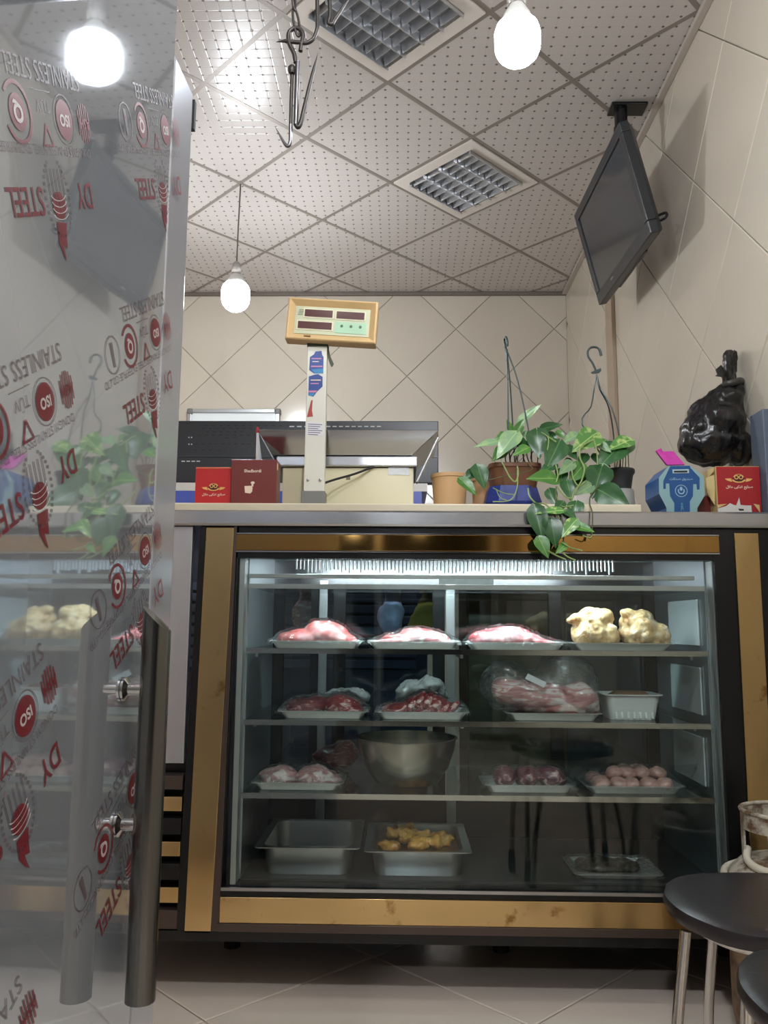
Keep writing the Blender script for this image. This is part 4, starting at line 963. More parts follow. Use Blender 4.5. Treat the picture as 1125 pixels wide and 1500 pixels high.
# right plant: dark round hanging pot standing on a clear saucer
a, b_ = cp(886, 448, 2.46), cp(1056, 448, 2.46)
xc2 = (a.x + b_.x) / 2; yc2 = 2.49; r2_ = (b_.x - a.x) / 2 * 1.02
zs0 = ZBD + 0.0002; zs1 = cp(970, 566, 2.46).z
sau = thing('clear_saucer', (xc2, yc2, zs0), 'pale translucent plastic tub upturned under the dark grey hanging pot', 'tub')
build('saucer_wall', MB().lathe([(r2_ * 0.98, zs0), (r2_ * 0.92, zs1 - 0.002), (r2_ * 0.90, zs1)], (xc2, yc2, 0), 24, cap0=True, cap1=True), mat('cloudy_plastic', (170, 172, 166), 0.3, var=0.05), sau, smooth=True)
pl2 = thing('hanging_vine', (xc2, yc2, zs1), 'trailing green vine in a dark grey hanging pot, spilling over the worktop edge', 'potted plant')
zt2 = a.z; zb2 = zs1 + 0.0003
build('pot_wall', MB().lathe([(r2_ * 0.74, zb2), (r2_ * 0.90, zt2 - 0.02), (r2_ * 1.02, zt2 - 0.012), (r2_ * 1.04, zt2 - 0.004), (r2_, zt2), (r2_ * 0.9, zt2 - 0.004), (r2_ * 0.85, zt2 - 0.02)], (xc2, yc2, 0), 28, cap0=True, cap1=True), mat('pot_dark', (58, 60, 62), 0.45, var=0.08), pl2, smooth=True)
build('soil', MB().lathe([(r2_ * 0.84, zt2 - 0.018), (r2_ * 0.4, zt2 - 0.012)], (xc2, yc2, 0), 20, cap0=True, cap1=True), MATS['soil'], pl2)
hk = at(874, 548, 2.47)
for px_s, py_s, dy in ((853, 622, -0.05), (907, 640, -0.03), (899, 640, 0.06)):
    q = at(px_s, py_s, 2.48 + dy)
    path = [hk, at(874 + (px_s - 874) * 0.18, 570, 2.47), at((px_s + 876) / 2 + (4 if px_s > 880 else 1), 596, 2.47 + dy * 0.6), q]
    ang = Vector((q.x - xc2, 0)); path.append(Vector((min(max(q.x, xc2 - r2_ * 0.9), xc2 + r2_ * 0.9), q.y, zt2 - 0.003)))
    build('hanger_strand', MB().tube(smooth_path(path, 4), 0.0022, 6), M_HANG, pl2)
build('hanger_plate', MB().prism([at(866, 545, 2.472), at(880, 539, 2.472), at(881, 543, 2.472), at(878, 546, 2.472), at(868, 547, 2.472)], (0, 0.006, 0)), M_HANG, pl2)
build('hanger_hook', MB().tube(smooth_path([at(873, 543, 2.475), at(868, 532, 2.475), at(862, 523, 2.475), at(861, 515, 2.475), at(865, 509.5, 2.475), at(872, 508.5, 2.475), at(878, 512, 2.475), at(880.5, 521, 2.475)], 5), [0.0034] * 30 + [0.0045] * 6, 8), M_HANG, pl2, smooth=True)
# (plant, base x,y, tip x,y in the crop, depth base, depth tip, kind, shape)
LV = [(1, 385, 190, 515, 80, 2.44, 2.42, 'p', 2), (1, 272, 298, 135, 318, 2.42, 2.38, 'p', 2), (1, 345, 252, 325, 168, 2.43, 2.42, 'm', 0), (1, 372, 250, 425, 160, 2.42, 2.41, 'm', 0),
      (1, 375, 248, 262, 375, 2.40, 2.35, 'p', 0), (1, 315, 258, 258, 278, 2.44, 2.42, 'm', 1), (1, 372, 285, 445, 335, 2.42, 2.38, 'd', 0), (1, 490, 232, 505, 372, 2.40, 2.35, 'd', 1),
      (1, 508, 232, 630, 192, 2.42, 2.38, 'd', 0), (1, 620, 296, 555, 435, 2.38, 2.33, 'd', 1), (1, 302, 340, 245, 398, 2.39, 2.36, 'm', 1), (1, 445, 332, 358, 368, 2.38, 2.35, 'm', 0),
      (1, 150, 462, 66, 518, 2.33, 2.30, 'd', 0), (1, 150, 432, 200, 552, 2.33, 2.30, 'd', 1), (1, 52, 508, 150, 592, 2.31, 2.28, 'm', 0), (1, 605, 512, 448, 490, 2.33, 2.27, 'm', 0),
      (1, 598, 428, 500, 470, 2.36, 2.33, 'd', 0), (1, 695, 415, 622, 475, 2.36, 2.32, 'p', 0), (1, 645, 325, 728, 388, 2.39, 2.36, 'd', 1), (1, 604, 238, 648, 272, 2.44, 2.42, 'm', 1),
      (1, 548, 250, 606, 292, 2.42, 2.39, 'd', 1), (1, 400, 260, 470, 250, 2.45, 2.42, 'p', 1), (1, 345, 300, 330, 350, 2.44, 2.40, 'p', 1), (1, 530, 300, 545, 360, 2.42, 2.38, 'd', 0), (1, 430, 300, 480, 330, 2.44, 2.42, 'd', 0),
      (2, 830, 250, 706, 330, 2.40, 2.35, 'v', 1), (2, 735, 255, 640, 292, 2.44, 2.40, 'p', 0), (2, 756, 430, 685, 515, 2.37, 2.33, 'm', 1), (2, 860, 440, 812, 592, 2.36, 2.30, 'd', 1),
      (2, 842, 572, 1020, 668, 2.31, 2.25, 'd', 1), (2, 805, 545, 715, 592, 2.33, 2.29, 'p', 0), (2, 965, 318, 845, 425, 2.42, 2.37, 'd', 1), (2, 1028, 288, 895, 332, 2.43, 2.39, 'v', 0),
      (2, 1030, 300, 985, 378, 2.45, 2.42, 'p', 0), (2, 838, 308, 912, 352, 2.42, 2.39, 'p', 0), (2, 850, 430, 905, 478, 2.38, 2.35, 'p', 0), (2, 478, 662, 525, 860, 2.17, 2.145, 'd', 0),
      (2, 645, 690, 488, 695, 2.18, 2.15, 'v', 2), (2, 570, 740, 602, 890, 2.165, 2.14, 'd', 1), (2, 715, 742, 632, 835, 2.165, 2.14, 'v', 0), (2, 695, 775, 818, 800, 2.165, 2.14, 'm', 0),
      (2, 500, 842, 560, 948, 2.155, 2.13, 'm', 1), (2, 655, 880, 600, 932, 2.155, 2.14, 'm', 0), (2, 660, 520, 690, 620, 2.34, 2.30, 'd', 1), (2, 560, 570, 600, 660, 2.28, 2.24, 'd', 0),
      (2, 715, 640, 700, 735, 2.22, 2.18, 'd', 1), (2, 625, 455, 640, 540, 2.36, 2.33, 'd', 1), (2, 770, 370, 730, 440, 2.40, 2.37, 'd', 0), (2, 660, 395, 700, 450, 2.40, 2.38, 'd', 0), (2, 810, 370, 850, 430, 2.42, 2.40, 'd', 0),
      (2, 760, 470, 700, 560, 2.40, 2.37, 'd', 1), (2, 800, 480, 780, 560, 2.40, 2.38, 'd', 0), (2, 640, 640, 590, 700, 2.20, 2.17, 'd', 0), (2, 650, 690, 720, 730, 2.18, 2.16, 'd', 1), (2, 585, 740, 530, 790, 2.18, 2.16, 'd', 0), (2, 700, 265, 770, 260, 2.46, 2.43, 'p', 0), (2, 880, 290, 820, 330, 2.47, 2.45, 'm', 0)]
for (pn, bx_, by_, tx_, ty_, Y0, Y1, kd, vr) in LV:
    leaf(pl1 if pn == 1 else pl2, cp(bx_, by_, Y0), cp(tx_, ty_, Y1), kd, vr)
def vine(parent, pts, r=0.0022, m=None):
    build('stem', MB().tube(smooth_path([cp(x, y, Y) for x, y, Y in pts], 5), r, 6), m or M_STEM, parent, smooth=True)
for k in range(9):
    x0 = 320 + 22 * k; vine(pl1, [(x0, 430, 2.46), (x0 - 5 + random.uniform(-15, 15), 380, 2.45), (x0 + random.uniform(-50, 60), 310, 2.43)], 0.0018, M_STEMD)
vine(pl1, [(285, 400, 2.40), (310, 450, 2.33), (340, 505, 2.31), (370, 525, 2.31), (385, 480, 2.32), (380, 440, 2.35)])
vine(pl1, [(380, 460, 2.33), (378, 560, 2.30), (340, 630, 2.29), (240, 640, 2.29)], 0.0018); vine(pl1, [(240, 560, 2.29), (300, 590, 2.29), (360, 600, 2.29)], 0.0014)
vine(pl1, [(430, 420, 2.40), (460, 460, 2.34), (300, 495, 2.33), (200, 515, 2.32), (150, 465, 2.33)], 0.0014, M_STEMD)
vine(pl1, [(260, 570, 2.29), (280, 615, 2.285), (320, 632, 2.285)], 0.0014)
vine(pl1, [(490, 232, 2.41), (550, 270, 2.37), (555, 320, 2.36), (540, 370, 2.36)]); vine(pl1, [(545, 265, 2.37), (600, 300, 2.36)], 0.002)
vine(pl1, [(598, 430, 2.34), (610, 490, 2.32), (600, 530, 2.31)])
vine(pl2, [(760, 210, 2.47), (800, 250, 2.40), (830, 350, 2.36), (835, 430, 2.35)]); vine(pl2, [(810, 290, 2.38), (740, 330, 2.36), (735, 390, 2.35), (760, 450, 2.34), (740, 530, 2.31), (700, 590, 2.28), (680, 680, 2.2)], 0.0026)
vine(pl2, [(690, 420, 2.36), (695, 500, 2.32), (730, 550, 2.31), (770, 520, 2.32)], 0.0018)
vine(pl2, [(900, 470, 2.42), (850, 540, 2.33), (800, 600, 2.25), (790, 650, 2.2), (805, 700, 2.17), (805, 780, 2.165), (795, 850, 2.165)], 0.002, M_STEMD)
vine(pl2, [(440, 565, 2.27), (450, 610, 2.22), (490, 650, 2.20), (540, 655, 2.18), (620, 735, 2.17)]); vine(pl2, [(605, 555, 2.28), (650, 610, 2.24), (690, 620, 2.24)], 0.0022)
vine(pl2, [(600, 600, 2.26), (630, 665, 2.19), (700, 660, 2.18)], 0.002); vine(pl2, [(630, 870, 2.15), (680, 900, 2.15), (750, 918, 2.15)], 0.002); vine(pl2, [(555, 920, 2.14), (600, 945, 2.15), (655, 968, 2.15)], 0.002)
vine(pl2, [(630, 925, 2.15), (670, 955, 2.15), (710, 972, 2.15)], 0.002); vine(pl2, [(750, 830, 2.15), (795, 845, 2.15), (805, 805, 2.16)], 0.0018); vine(pl2, [(600, 555, 2.24), (600, 650, 2.20), (640, 760, 2.17), (640, 870, 2.16)], 0.002, M_STEMD)
for k in range(5): vine(pl2, [(940 + 18 * k, 450, 2.48), (950 + 15 * k, 400, 2.47), (960 + 12 * k, 350, 2.45)], 0.0016)

# ------------------------------------------------------------------ right end of the worktop
def qp(x, y, Y): return at(930 + x * 0.17333, 640 + y * 0.17333, Y)
YQ = 2.235
zq = ZTOP + 0.0003
don = thing('charity_box', qp(395, 655, YQ + 0.07), 'blue octagonal charity box with a coin slot, in front of the black bag', 'charity box')
don.location.z = zq
out = [(285, 245), (467, 242), (582, 330), (592, 492), (528, 600), (528, 658), (268, 658), (268, 600), (205, 480), (203, 345)]
def zfix(v): return Vector((v.x, v.y, max(v.z, zq)))
M_DB = mat('charity_blue', (24, 78, 134), 0.35, var=0.05); M_DP = mat('charity_pale', (132, 168, 172), 0.4)
build('box_body', MB().prism([zfix(qp(x, y, YQ)) for x, y in out], (0, 0.13, 0)), mat('charity_side', (34, 88, 150), 0.35, var=0.05), don, bevel=0.002)
def dface(name, pts, m, lift): return build(name, MB().prism([zfix(qp(x, y, YQ - lift)) for x, y in pts], (0, 0.0012, 0)), m, don)
dface('front_panel', [(295, 248), (460, 246), (570, 335), (580, 490), (520, 600), (520, 657), (275, 657), (275, 600), (215, 480), (213, 345)], M_DB, 0.0014)
dface('hand_motif', [(203, 345), (283, 246), (298, 248), (240, 372), (240, 440), (262, 440), (262, 394), (290, 394), (297, 500), (333, 560), (333, 657), (268, 657), (268, 600), (205, 480)], M_DP, 0.0028)
dface('hand_motif', [(467, 243), (582, 330), (592, 492), (528, 600), (528, 657), (466, 657), (466, 545), (492, 500), (494, 400), (520, 398), (524, 445), (548, 445), (548, 345), (470, 262)], M_DP, 0.0028)
dface('slot_frame', [(318, 275), (456, 272), (458, 306), (320, 308)], mat('slot_frame', (168, 190, 200), 0.4), 0.0028)
dface('coin_slot', [(332, 286), (444, 284), (444, 298), (332, 299)], M_DARK, 0.0042)
M_DT = mat('charity_print', (150, 182, 200), 0.5)
mb = MB(); o = qp(392, 456, YQ - 0.0018)
flat(mb, disc_geo(0.0155, 0.0172, 26), o, (1, 0, 0), (0, 0, 1)); flat(mb, disc_geo(0.0065, 0.0095, 18, 1, math.pi * 0.8, math.pi * 2.2), o, (1, 0, 0), (0, 0, 1)); flat(mb, disc_geo(0, 0.004, 10, 1.4), o + Vector((0, 0, 0.006)), (1, 0, 0), (0, 0, 1))
build('round_emblem', mb, M_DT, don)
FA2 = '\ufe95\ufe8e\ufed7\ufeaa\ufebb \ufed5\ufeed\ufeaa\ufee8\ufebb'
build('lettering', flat(MB(), text_geo(FA2, 0.010, 'CENTER', 0.0001), qp(390, 355, YQ - 0.0018), (1, 0, 0), (0, 0, 1)), M_DT, don)
mb = MB(); o = qp(398, 585, YQ - 0.0018)
flat(mb, disc_geo(0, 0.0035, 8), o + Vector((0, 0, 0.006)), (1, 0, 0), (0, 0, 1)); flat(mb, poly_geo([(-0.003, 0.002), (0.003, 0.002), (0.005, -0.016), (0.001, -0.006), (-0.004, -0.016)]), o, (1, 0, 0), (0, 0, 1)); build('figure_mark', mb, mat('charity_mark', (76, 128, 150), 0.5), don)
# red carton at the wall
a, b_ = at(1048, 683, YQ), at(1112, 682, YQ)
rc = thing('worn_red_carton', ((a.x + b_.x) / 2, YQ + 0.07, zq), 'worn red carton with torn white label, standing under the black bag by the wall', 'box')
box('carton', a.x, b_.x, YQ, YQ + 0.13, zq, a.z, mat('worn_card', (206, 176, 120), 0.7, var=0.1), rc, bevel=0.001)
box('front_face', a.x + 0.0015, b_.x - 0.0005, YQ - 0.0012, YQ - 0.0001, zq + 0.001, a.z - 0.0015, mat('dark_red_card', (158, 28, 34), 0.45, var=0.08), rc)
halal_emblem(rc, Vector(((a.x + b_.x) / 2 + 0.001, YQ - 0.0013, at(1080, 709, YQ).z)), 0.052)
def rp_(x, y): return at(1035 + x * 0.08, 670 + y * 0.08, YQ - 0.003)
for nm, pts, m in (('torn_label', [(205, 935), (360, 890), (430, 838), (500, 870), (545, 880), (598, 735), (622, 870), (720, 880), (820, 880), (830, 1015), (215, 1022)], mat('label_grey', (206, 204, 196), 0.6)), ('torn_patch', [(190, 870), (250, 860), (380, 850), (205, 930)], MATS['worn_card']), ('torn_patch', [(860, 850), (970, 870), (980, 1010)], MATS['worn_card']), ('price_mark', [(580, 940), (680, 945), (680, 975), (600, 975)], M_DARK)):
    build(nm, MB().prism([rp_(x, y) + Vector((0, -0.0008 if nm == 'price_mark' else 0, 0)) for x, y in pts], (0, 0.0009, 0)), m, rc)
f0, f1, f2, f3 = at(1036, 688, YQ + 0.03), at(1046, 684, YQ + 0.004), at(1046, 690, YQ + 0.004), at(1037, 700, YQ + 0.03)
build('side_flap', MB().prism([f0, f1, f2, f3], (0, 0.003, 0)), mat('flap_card', (214, 190, 132), 0.7), rc)
f0, f1, f2, f3 = at(1034, 700, YQ + 0.03), at(1047, 695, YQ + 0.012), at(1047, 740, YQ + 0.012), at(1036, 722, YQ + 0.03)
build('side_flap', MB().prism([f0, f1, f2, f3], (0, 0.003, 0)), MATS['flap_card'], rc)
pts = [at(x, y, YQ + 0.05) for x, y in ((1022, 736), (1034, 725), (1044, 731), (1046, 753), (1020, 753))]
build('small_maroon_packet', MB().prism([Vector((p.x, p.y, max(p.z, zq))) for p in pts], (0, 0.03, 0)), mat('maroon_foil', (112, 44, 38), 0.4, var=0.1), bevel=0.001, label='small crumpled maroon packet between the charity box and the worn red carton', cat='packet')
# black bin bag on the boxes
YG = 2.40
def bag_pt(x, y, dy=0.0): return at(920 + x * 0.2, 480 + y * 0.2, YG + dy)
mb = MB(); zbag = a.z + 0.002
def bl(x, y, rx, rz, ry=0.08, tilt=0, dy=0.0): mb.ell(bag_pt(x, y, dy), (rx * 0.2 / 1197 * YG, ry, rz * 0.2 / 1197 * YG), rot(0, tilt, 0), 20, 14)
bl(600, 860, 235, 150); bl(640, 700, 215, 200, 0.085); bl(690, 560, 150, 140, 0.07); bl(770, 470, 70, 70, 0.045); bl(790, 880, 120, 130, 0.07); bl(500, 760, 110, 130, 0.07)
bag = thing('black_bin_bag', (bag_pt(640, 1000).x, YG, zbag), 'tied black plastic bin bag slumped on top of the boxes by the wall', 'bag')
vs_, fs_ = remesh(mb, 0.008, 0.010, 24, 3.1, 3)
zlow = zbag
M_BAG = mat('black_polythene', (13, 13, 15), 0.27, bump=0.55, bscale=40, stretch=(1, 1, 0.35))
link_mesh('bag_body', [Vector((v.x, v.y, max(v.z, zlow))) for v in vs_], fs_, M_BAG, bag, smooth=True)
build('knot', MB().tube(smooth_path([bag_pt(700, 420, -0.03), bag_pt(770, 400, -0.045), bag_pt(825, 390, -0.01), bag_pt(800, 420, 0.03), bag_pt(720, 440, 0.02)], 4), 0.011, 8), mat('bag_knot', (52, 50, 44), 0.4, bump=0.4), bag, smooth=True)
mb = MB()
for k in range(5):
    mb.tube(smooth_path([bag_pt(745 + 6 * k, 410, 0.006 * (k - 2)), bag_pt(720 + 14 * k, 320, 0.012 * (k - 2)), bag_pt(712 + 18 * k, 220, 0.010 * (k - 2)), bag_pt(735 + 10 * k, 170 + 8 * (k % 2), 0.004 * (k - 2))], 4), 0.0085, 7)
vs_, fs_ = remesh(mb, 0.004, 0.003, 60, 1.0, 2); link_mesh('bag_neck', vs_, fs_, M_BAG, bag, smooth=True)
build('tie_ear', MB().prism([bag_pt(695, 410), bag_pt(690, 360), bag_pt(640, 352), bag_pt(655, 340), bag_pt(642, 305), bag_pt(682, 272), bag_pt(725, 330), bag_pt(735, 400)], (0, 0.004, 0)), MATS['bag_knot'], bag)
# pink packet on the charity box
pk = [qp(x, y, 2.31) for x, y in ((195, 100), (245, 78), (255, 108), (345, 105), (428, 235), (275, 238))]
build('pink_packet', MB().prism([Vector((p.x, p.y + (0.02 if i < 4 else 0), max(p.z, qp(370, 243, YQ).z + 0.002))) for i, p in enumerate(pk)], (0, 0.014, 0)), mat('magenta_foil', (196, 58, 160), 0.28, var=0.1, bump=0.3, bscale=30), bevel=0.003, label='crumpled magenta packet leaning on top of the blue charity box', cat='packet')
# black roll and slate slab at the wall
p = at(1090, 600, 2.52)
build('black_roll', MB().lathe([(0.030, zq), (0.033, zq + 0.02), (0.033, p.z - 0.03), (0.026, p.z - 0.008), (0.012, p.z)], (at(1086, 700, 2.52).x, 2.52, 0), 20, cap0=True, cap1=True), mat('matt_black_roll', (14, 14, 15), 0.55), smooth=True, label='upright matt black roll standing behind the bin bag against the wall', cat='roll')
zt_ = at(1104, 612, 2.30).z
build('slate_slab', MB().box(0.998, 1.032, 2.20, 2.285, zq, zt_), mat('slate_blue', (84, 96, 112), 0.5, var=0.05), bevel=0.003, label='upright blue-grey slab resting on the worktop against the right wall', cat='slab')

# ------------------------------------------------------------------ meat and trays in the case
def streaky(name, base, fat, dark, scale=30, amt=0.5, stretch=(1, 1, 2.5), rough=0.3, bump=0.25):
    m = bpy.data.materials.new(name); m.use_nodes = True; MATS[name] = m
    nt = m.node_tree; N = nt.nodes; L = nt.links; b = N['Principled BSDF']
    tc = N.new('ShaderNodeTexCoord'); mp = N.new('ShaderNodeMapping'); mp.inputs['Scale'].default_value = stretch; mp.inputs['Rotation'].default_value = (0.3, 0.5, 0.2)
    L.new(tc.outputs['Object'], mp.inputs[0])
    n1 = N.new('ShaderNodeTexNoise'); n1.inputs['Scale'].default_value = scale; n1.inputs['Detail'].default_value = 5; n1.inputs['Distortion'].default_value = 1.2; L.new(mp.outputs[0], n1.inputs['Vector'])
    rp = N.new('ShaderNodeValToRGB'); e = rp.color_ramp.elements
    e[0].position = 0.30; e[0].color = lin(dark); e[1].position = 0.78 - 0.25 * amt; e[1].color = lin(fat)
    k = e.new(0.46); k.color = lin(base); k = e.new(max(0.5, 0.64 - 0.15 * amt)); k.color = lin(base)
    L.new(n1.outputs['Fac'], rp.inputs[0]); L.new(rp.outputs[0], b.inputs['Base Color'])
    bp = N.new('ShaderNodeBump'); bp.inputs['Strength'].default_value = bump; bp.inputs['Distance'].default_value = 0.006; L.new(n1.outputs['Fac'], bp.inputs['Height']); L.new(bp.outputs[0], b.inputs['Normal'])
    b.inputs['Roughness'].default_value = rough; b.inputs['Coat Weight'].default_value = 0.25; b.inputs['Coat Roughness'].default_value = 0.12
    return m
M_PINK = streaky('pink_flesh', (208, 96, 92), (226, 168, 160), (178, 66, 66), 18, 0.15)
M_FATTY = streaky('fatty_cut', (200, 104, 102), (232, 206, 196), (176, 70, 76), 16, 0.75)
M_RED = streaky('red_meat', (150, 46, 50), (226, 190, 184), (96, 24, 32), 28, 0.55)
M_RED2 = streaky('dark_red_cut', (128, 40, 46), (216, 168, 164), (72, 20, 28), 30, 0.4)
M_OFFAL = streaky('pale_offal', (206, 158, 156), (238, 222, 216), (150, 92, 96), 26, 0.7)
M_HEART = streaky('heart_flesh', (112, 62, 74), (222, 186, 178), (62, 30, 42), 22, 0.45)
M_LUMP = streaky('pink_offal', (206, 160, 150), (236, 212, 202), (160, 108, 102), 24, 0.3)
M_LEG = streaky('leg_of_lamb', (206, 140, 138), (238, 218, 212), (150, 60, 66), 14, 0.85, (1, 1, 4))
M_SKIN = streaky('chicken_skin', (220, 186, 136), (238, 222, 194), (164, 112, 66), 30, 0.5, (1, 1, 1), 0.38, 0.7)
M_COOK = streaky('yellow_chicken', (214, 160, 82), (236, 200, 120), (160, 96, 44), 40, 0.4, (1, 1, 1))
M_WRAP = clear('cling_film', (0.97, 0.98, 0.98), 0.075, 0.8, 0.09, 0.8, 50, (1.6, 0.7, 2.0), 2.6)
M_BAGC = clear('clear_bag', (0.93, 0.95, 0.96), 0.11, 0.8, 0.11, 1.0, 30, (1, 1, 2), 2.0, haze=0.05)
def tray_loops(cx, cy, w_, d_, h, z, r=0.015, taper=0.84, rim=0.008, th=0.0015):
    return [rrect(cx, cy, w_ * taper, d_ * taper, r, z), rrect(cx, cy, w_ - 2 * rim, d_ - 2 * rim, r, z + h - 0.002), rrect(cx, cy, w_, d_, r * 1.2, z + h - 0.002), rrect(cx, cy, w_, d_, r * 1.2, z + h),
            rrect(cx, cy, w_ - 2 * rim - 0.001, d_ - 2 * rim - 0.001, r, z + h), rrect(cx, cy, w_ * taper - 0.002, d_ * taper - 0.002, r, z + th)]
def wrap_over(cx, cy, w_, d_, zr, verts, parent, m=M_WRAP, name='cling_film', crumple=0.002):
    nx, ny = 64, 36; H = [[zr + 0.001] * ny for _ in range(nx)]
    for v in verts:
        i = (v.x - cx + w_ / 2) / w_ * (nx - 1); j = (v.y - cy + d_ / 2) / d_ * (ny - 1)
        for di in (0, 1):
            for dj in (0, 1):
                a_, b2 = int(i) + di, int(j) + dj
                if 0 < a_ < nx - 1 and 0 < b2 < ny - 1: H[a_][b2] = max(H[a_][b2], v.z + 0.003)
    base = [r_[:] for r_ in H]
    for it in range(130):
        G = [r_[:] for r_ in H]
        for i in range(1, nx - 1):
            for j in range(1, ny - 1):
                G[i][j] = max(base[i][j], (H[i - 1][j] + H[i + 1][j] + H[i][j - 1] + H[i][j + 1]) / 4)
        H = G
    vs_ = []; fs_ = []
    for i in range(nx):
        for j in range(ny):
            x = cx - w_ / 2 + w_ * i / (nx - 1); y = cy - d_ / 2 + d_ * j / (ny - 1)
            edge = i in (0, nx - 1) or j in (0, ny - 1)
            rd = (1 - abs(noise.noise(Vector((x * 70 + y * 30, y * 14, cx * 9))))) ** 5 * 0.0045 + (1 - abs(noise.noise(Vector((x * 38 - y * 44, H[i][j] * 40, cx * 5 + 3))))) ** 6 * 0.003
            vs_.append(Vector((x, y, H[i][j] + rd - (0.012 if edge else 0))))
    for i in range(nx - 1):
        for j in range(ny - 1): fs_.append((i * ny + j, (i + 1) * ny + j, (i + 1) * ny + j + 1, i * ny + j + 1))
    return link_mesh(name, vs_, fs_, m, parent, smooth=True)
def film_ruffle(parent, x, y, z, s, seed, m=M_WRAP):
    """gathered film ends sticking out at a tray corner"""
    vs_ = []; fs_ = []; n = 9
    for i in range(n):
        for j in range(4):
            a = i / (n - 1); r = j / 3
            p = Vector((x + s * (0.03 * (a - 0.5) + 0.012 * r * noise.noise(Vector((i, seed, 0)))), y - 0.012 * r + 0.006 * noise.noise(Vector((i * 1.7, seed, j))), z + 0.018 * r * (0.5 + 0.7 * noise.noise(Vector((i * 1.3, seed + 4, 1))))))
            vs_.append(p)
    for i in range(n - 1):
        for j in range(3): fs_.append((i * 4 + j, (i + 1) * 4 + j, (i + 1) * 4 + j + 1, i * 4 + j + 1))
    return link_mesh('film_ruffle', vs_, fs_, m, parent, smooth=True)
YT = 2.35
def package(name, px0, px1, z, label, cat, pieces, depth=0.15, h=0.02, cy=YT, wrap=True, seed=1.0, mt=None, voxel=0.005, disp=0.004):
    """tray, the cuts on it and the film over all; pieces: (dx, dy, dz, rx, ry, rz, tilt, material)"""
    yf = cy - depth / 2; a = at(px0, 950, yf); b_ = at(px1, 950, yf)
    zf = z + 0.0006
    cx = (a.x + b_.x) / 2; w_ = b_.x - a.x
    t = thing(name, (cx, cy, zf), label, cat)
    build('tray', MB().loft(tray_loops(cx, cy, w_, depth, h, zf)), mt or M_ALU, t, smooth=True)
    allv = []
    for k, grp in enumerate(pieces):
        mb = MB()
        for (dx, dy, dz, rx, ry, rz, tl) in grp[1]:
            mb.ell((cx + dx * w_, cy + dy * depth, zf + 0.004 + dz), (rx * w_, ry * depth, rz), rot(0, tl, 0), 18, 12)
        vs_, fs_ = remesh(mb, voxel, disp, 38, seed + k)
        vs_ = [Vector((v.x, v.y, max(v.z, zf + 0.003))) for v in vs_]
        link_mesh(grp[2] if len(grp) > 2 else 'meat_piece', vs_, fs_, grp[0], t, smooth=True); allv += vs_
    if wrap:
        wrap_over(cx, cy, w_ + 0.004, depth + 0.004, zf + h, allv, t)
        film_ruffle(t, b_.x - 0.006, yf + 0.006, zf + h - 0.004, 1, seed + 9); film_ruffle(t, a.x + 0.006, yf + 0.008, zf + h - 0.006, -1, seed + 3)
    return t, cx, w_, zf
G1 = 'film-wrapped trays of meat in the display case'
package('wrapped_meat_tray', 392, 532, S1, 'film-wrapped tray with a big domed plain pink cut, at the end of the top shelf', 'meat tray',
        [(M_PINK, [(-0.16, 0, 0.018, 0.30, 0.36, 0.030, 0), (0.08, 0, 0.028, 0.26, 0.38, 0.042, 0), (0.25, 0, 0.018, 0.18, 0.32, 0.028, 12), (0.03, 0.02, 0.05, 0.17, 0.28, 0.022, 0)])], seed=2)
package('wrapped_meat_tray', 537, 676, S1, 'film-wrapped tray with a flat cut covered in white fat, on the top shelf', 'meat tray',
        [(M_FATTY, [(-0.14, 0, 0.016, 0.30, 0.36, 0.022, -6), (0.12, 0, 0.022, 0.30, 0.38, 0.030, 8), (0.28, 0, 0.012, 0.14, 0.3, 0.018, 0)])], seed=5)
package('wrapped_meat_tray', 683, 832, S1, 'film-wrapped tray with a long sloping pink-red cut, next to the chickens', 'meat tray',
        [(streaky('rosy_cut', (200, 80, 86), (226, 172, 168), (170, 56, 66), 16, 0.3), [(-0.22, 0, 0.022, 0.24, 0.38, 0.030, 0), (0.0, 0, 0.026, 0.28, 0.38, 0.034, 8), (0.24, 0, 0.014, 0.24, 0.34, 0.018, 12)])], seed=8)
# two chickens on one tray
t, cx, w_, zf = package('chicken_tray', 838, 990, S1, 'foil tray under the two whole chickens on the top shelf', 'tray', [], wrap=False, seed=3)
film_ruffle(t, cx - w_ / 2 + 0.02, YT - 0.068, zf + 0.014, -1, 12.0); film_ruffle(t, cx + w_ / 2 - 0.012, YT - 0.06, zf + 0.02, 1, 15.0)
def chicken(xc, label, parts, seed):
    mb = MB()
    for (dx, dy, dz, rx, ry, rz, tl) in parts: mb.ell((xc + dx, YT + dy, zf + 0.004 + dz), (rx, ry, rz), rot(0, tl, 0), 18, 12)
    vs_, fs_ = remesh(mb, 0.0045, 0.006, 40, seed, 2)
    o = link_mesh('whole_chicken', [Vector((v.x, v.y, max(v.z, zf + 0.0022))) for v in vs_], fs_, M_SKIN, None, smooth=True)
    tag(o, label, 'chicken'); return o
xl = at(872, 910, 2.32).x; xr = at(940, 910, 2.32).x
ck1 = chicken(xl, 'whole pale chicken with its wing stub sticking out, next to the rosy cut', [(0, 0, 0.045, 0.062, 0.058, 0.052, 0), (0.0, 0, 0.078, 0.056, 0.050, 0.036, 4), (-0.052, -0.015, 0.082, 0.030, 0.020, 0.014, -16), (0.036, -0.028, 0.034, 0.030, 0.032, 0.036, 0), (-0.034, -0.03, 0.032, 0.030, 0.03, 0.036, 0), (0.03, -0.01, 0.088, 0.026, 0.03, 0.022, 30)], 4.0)
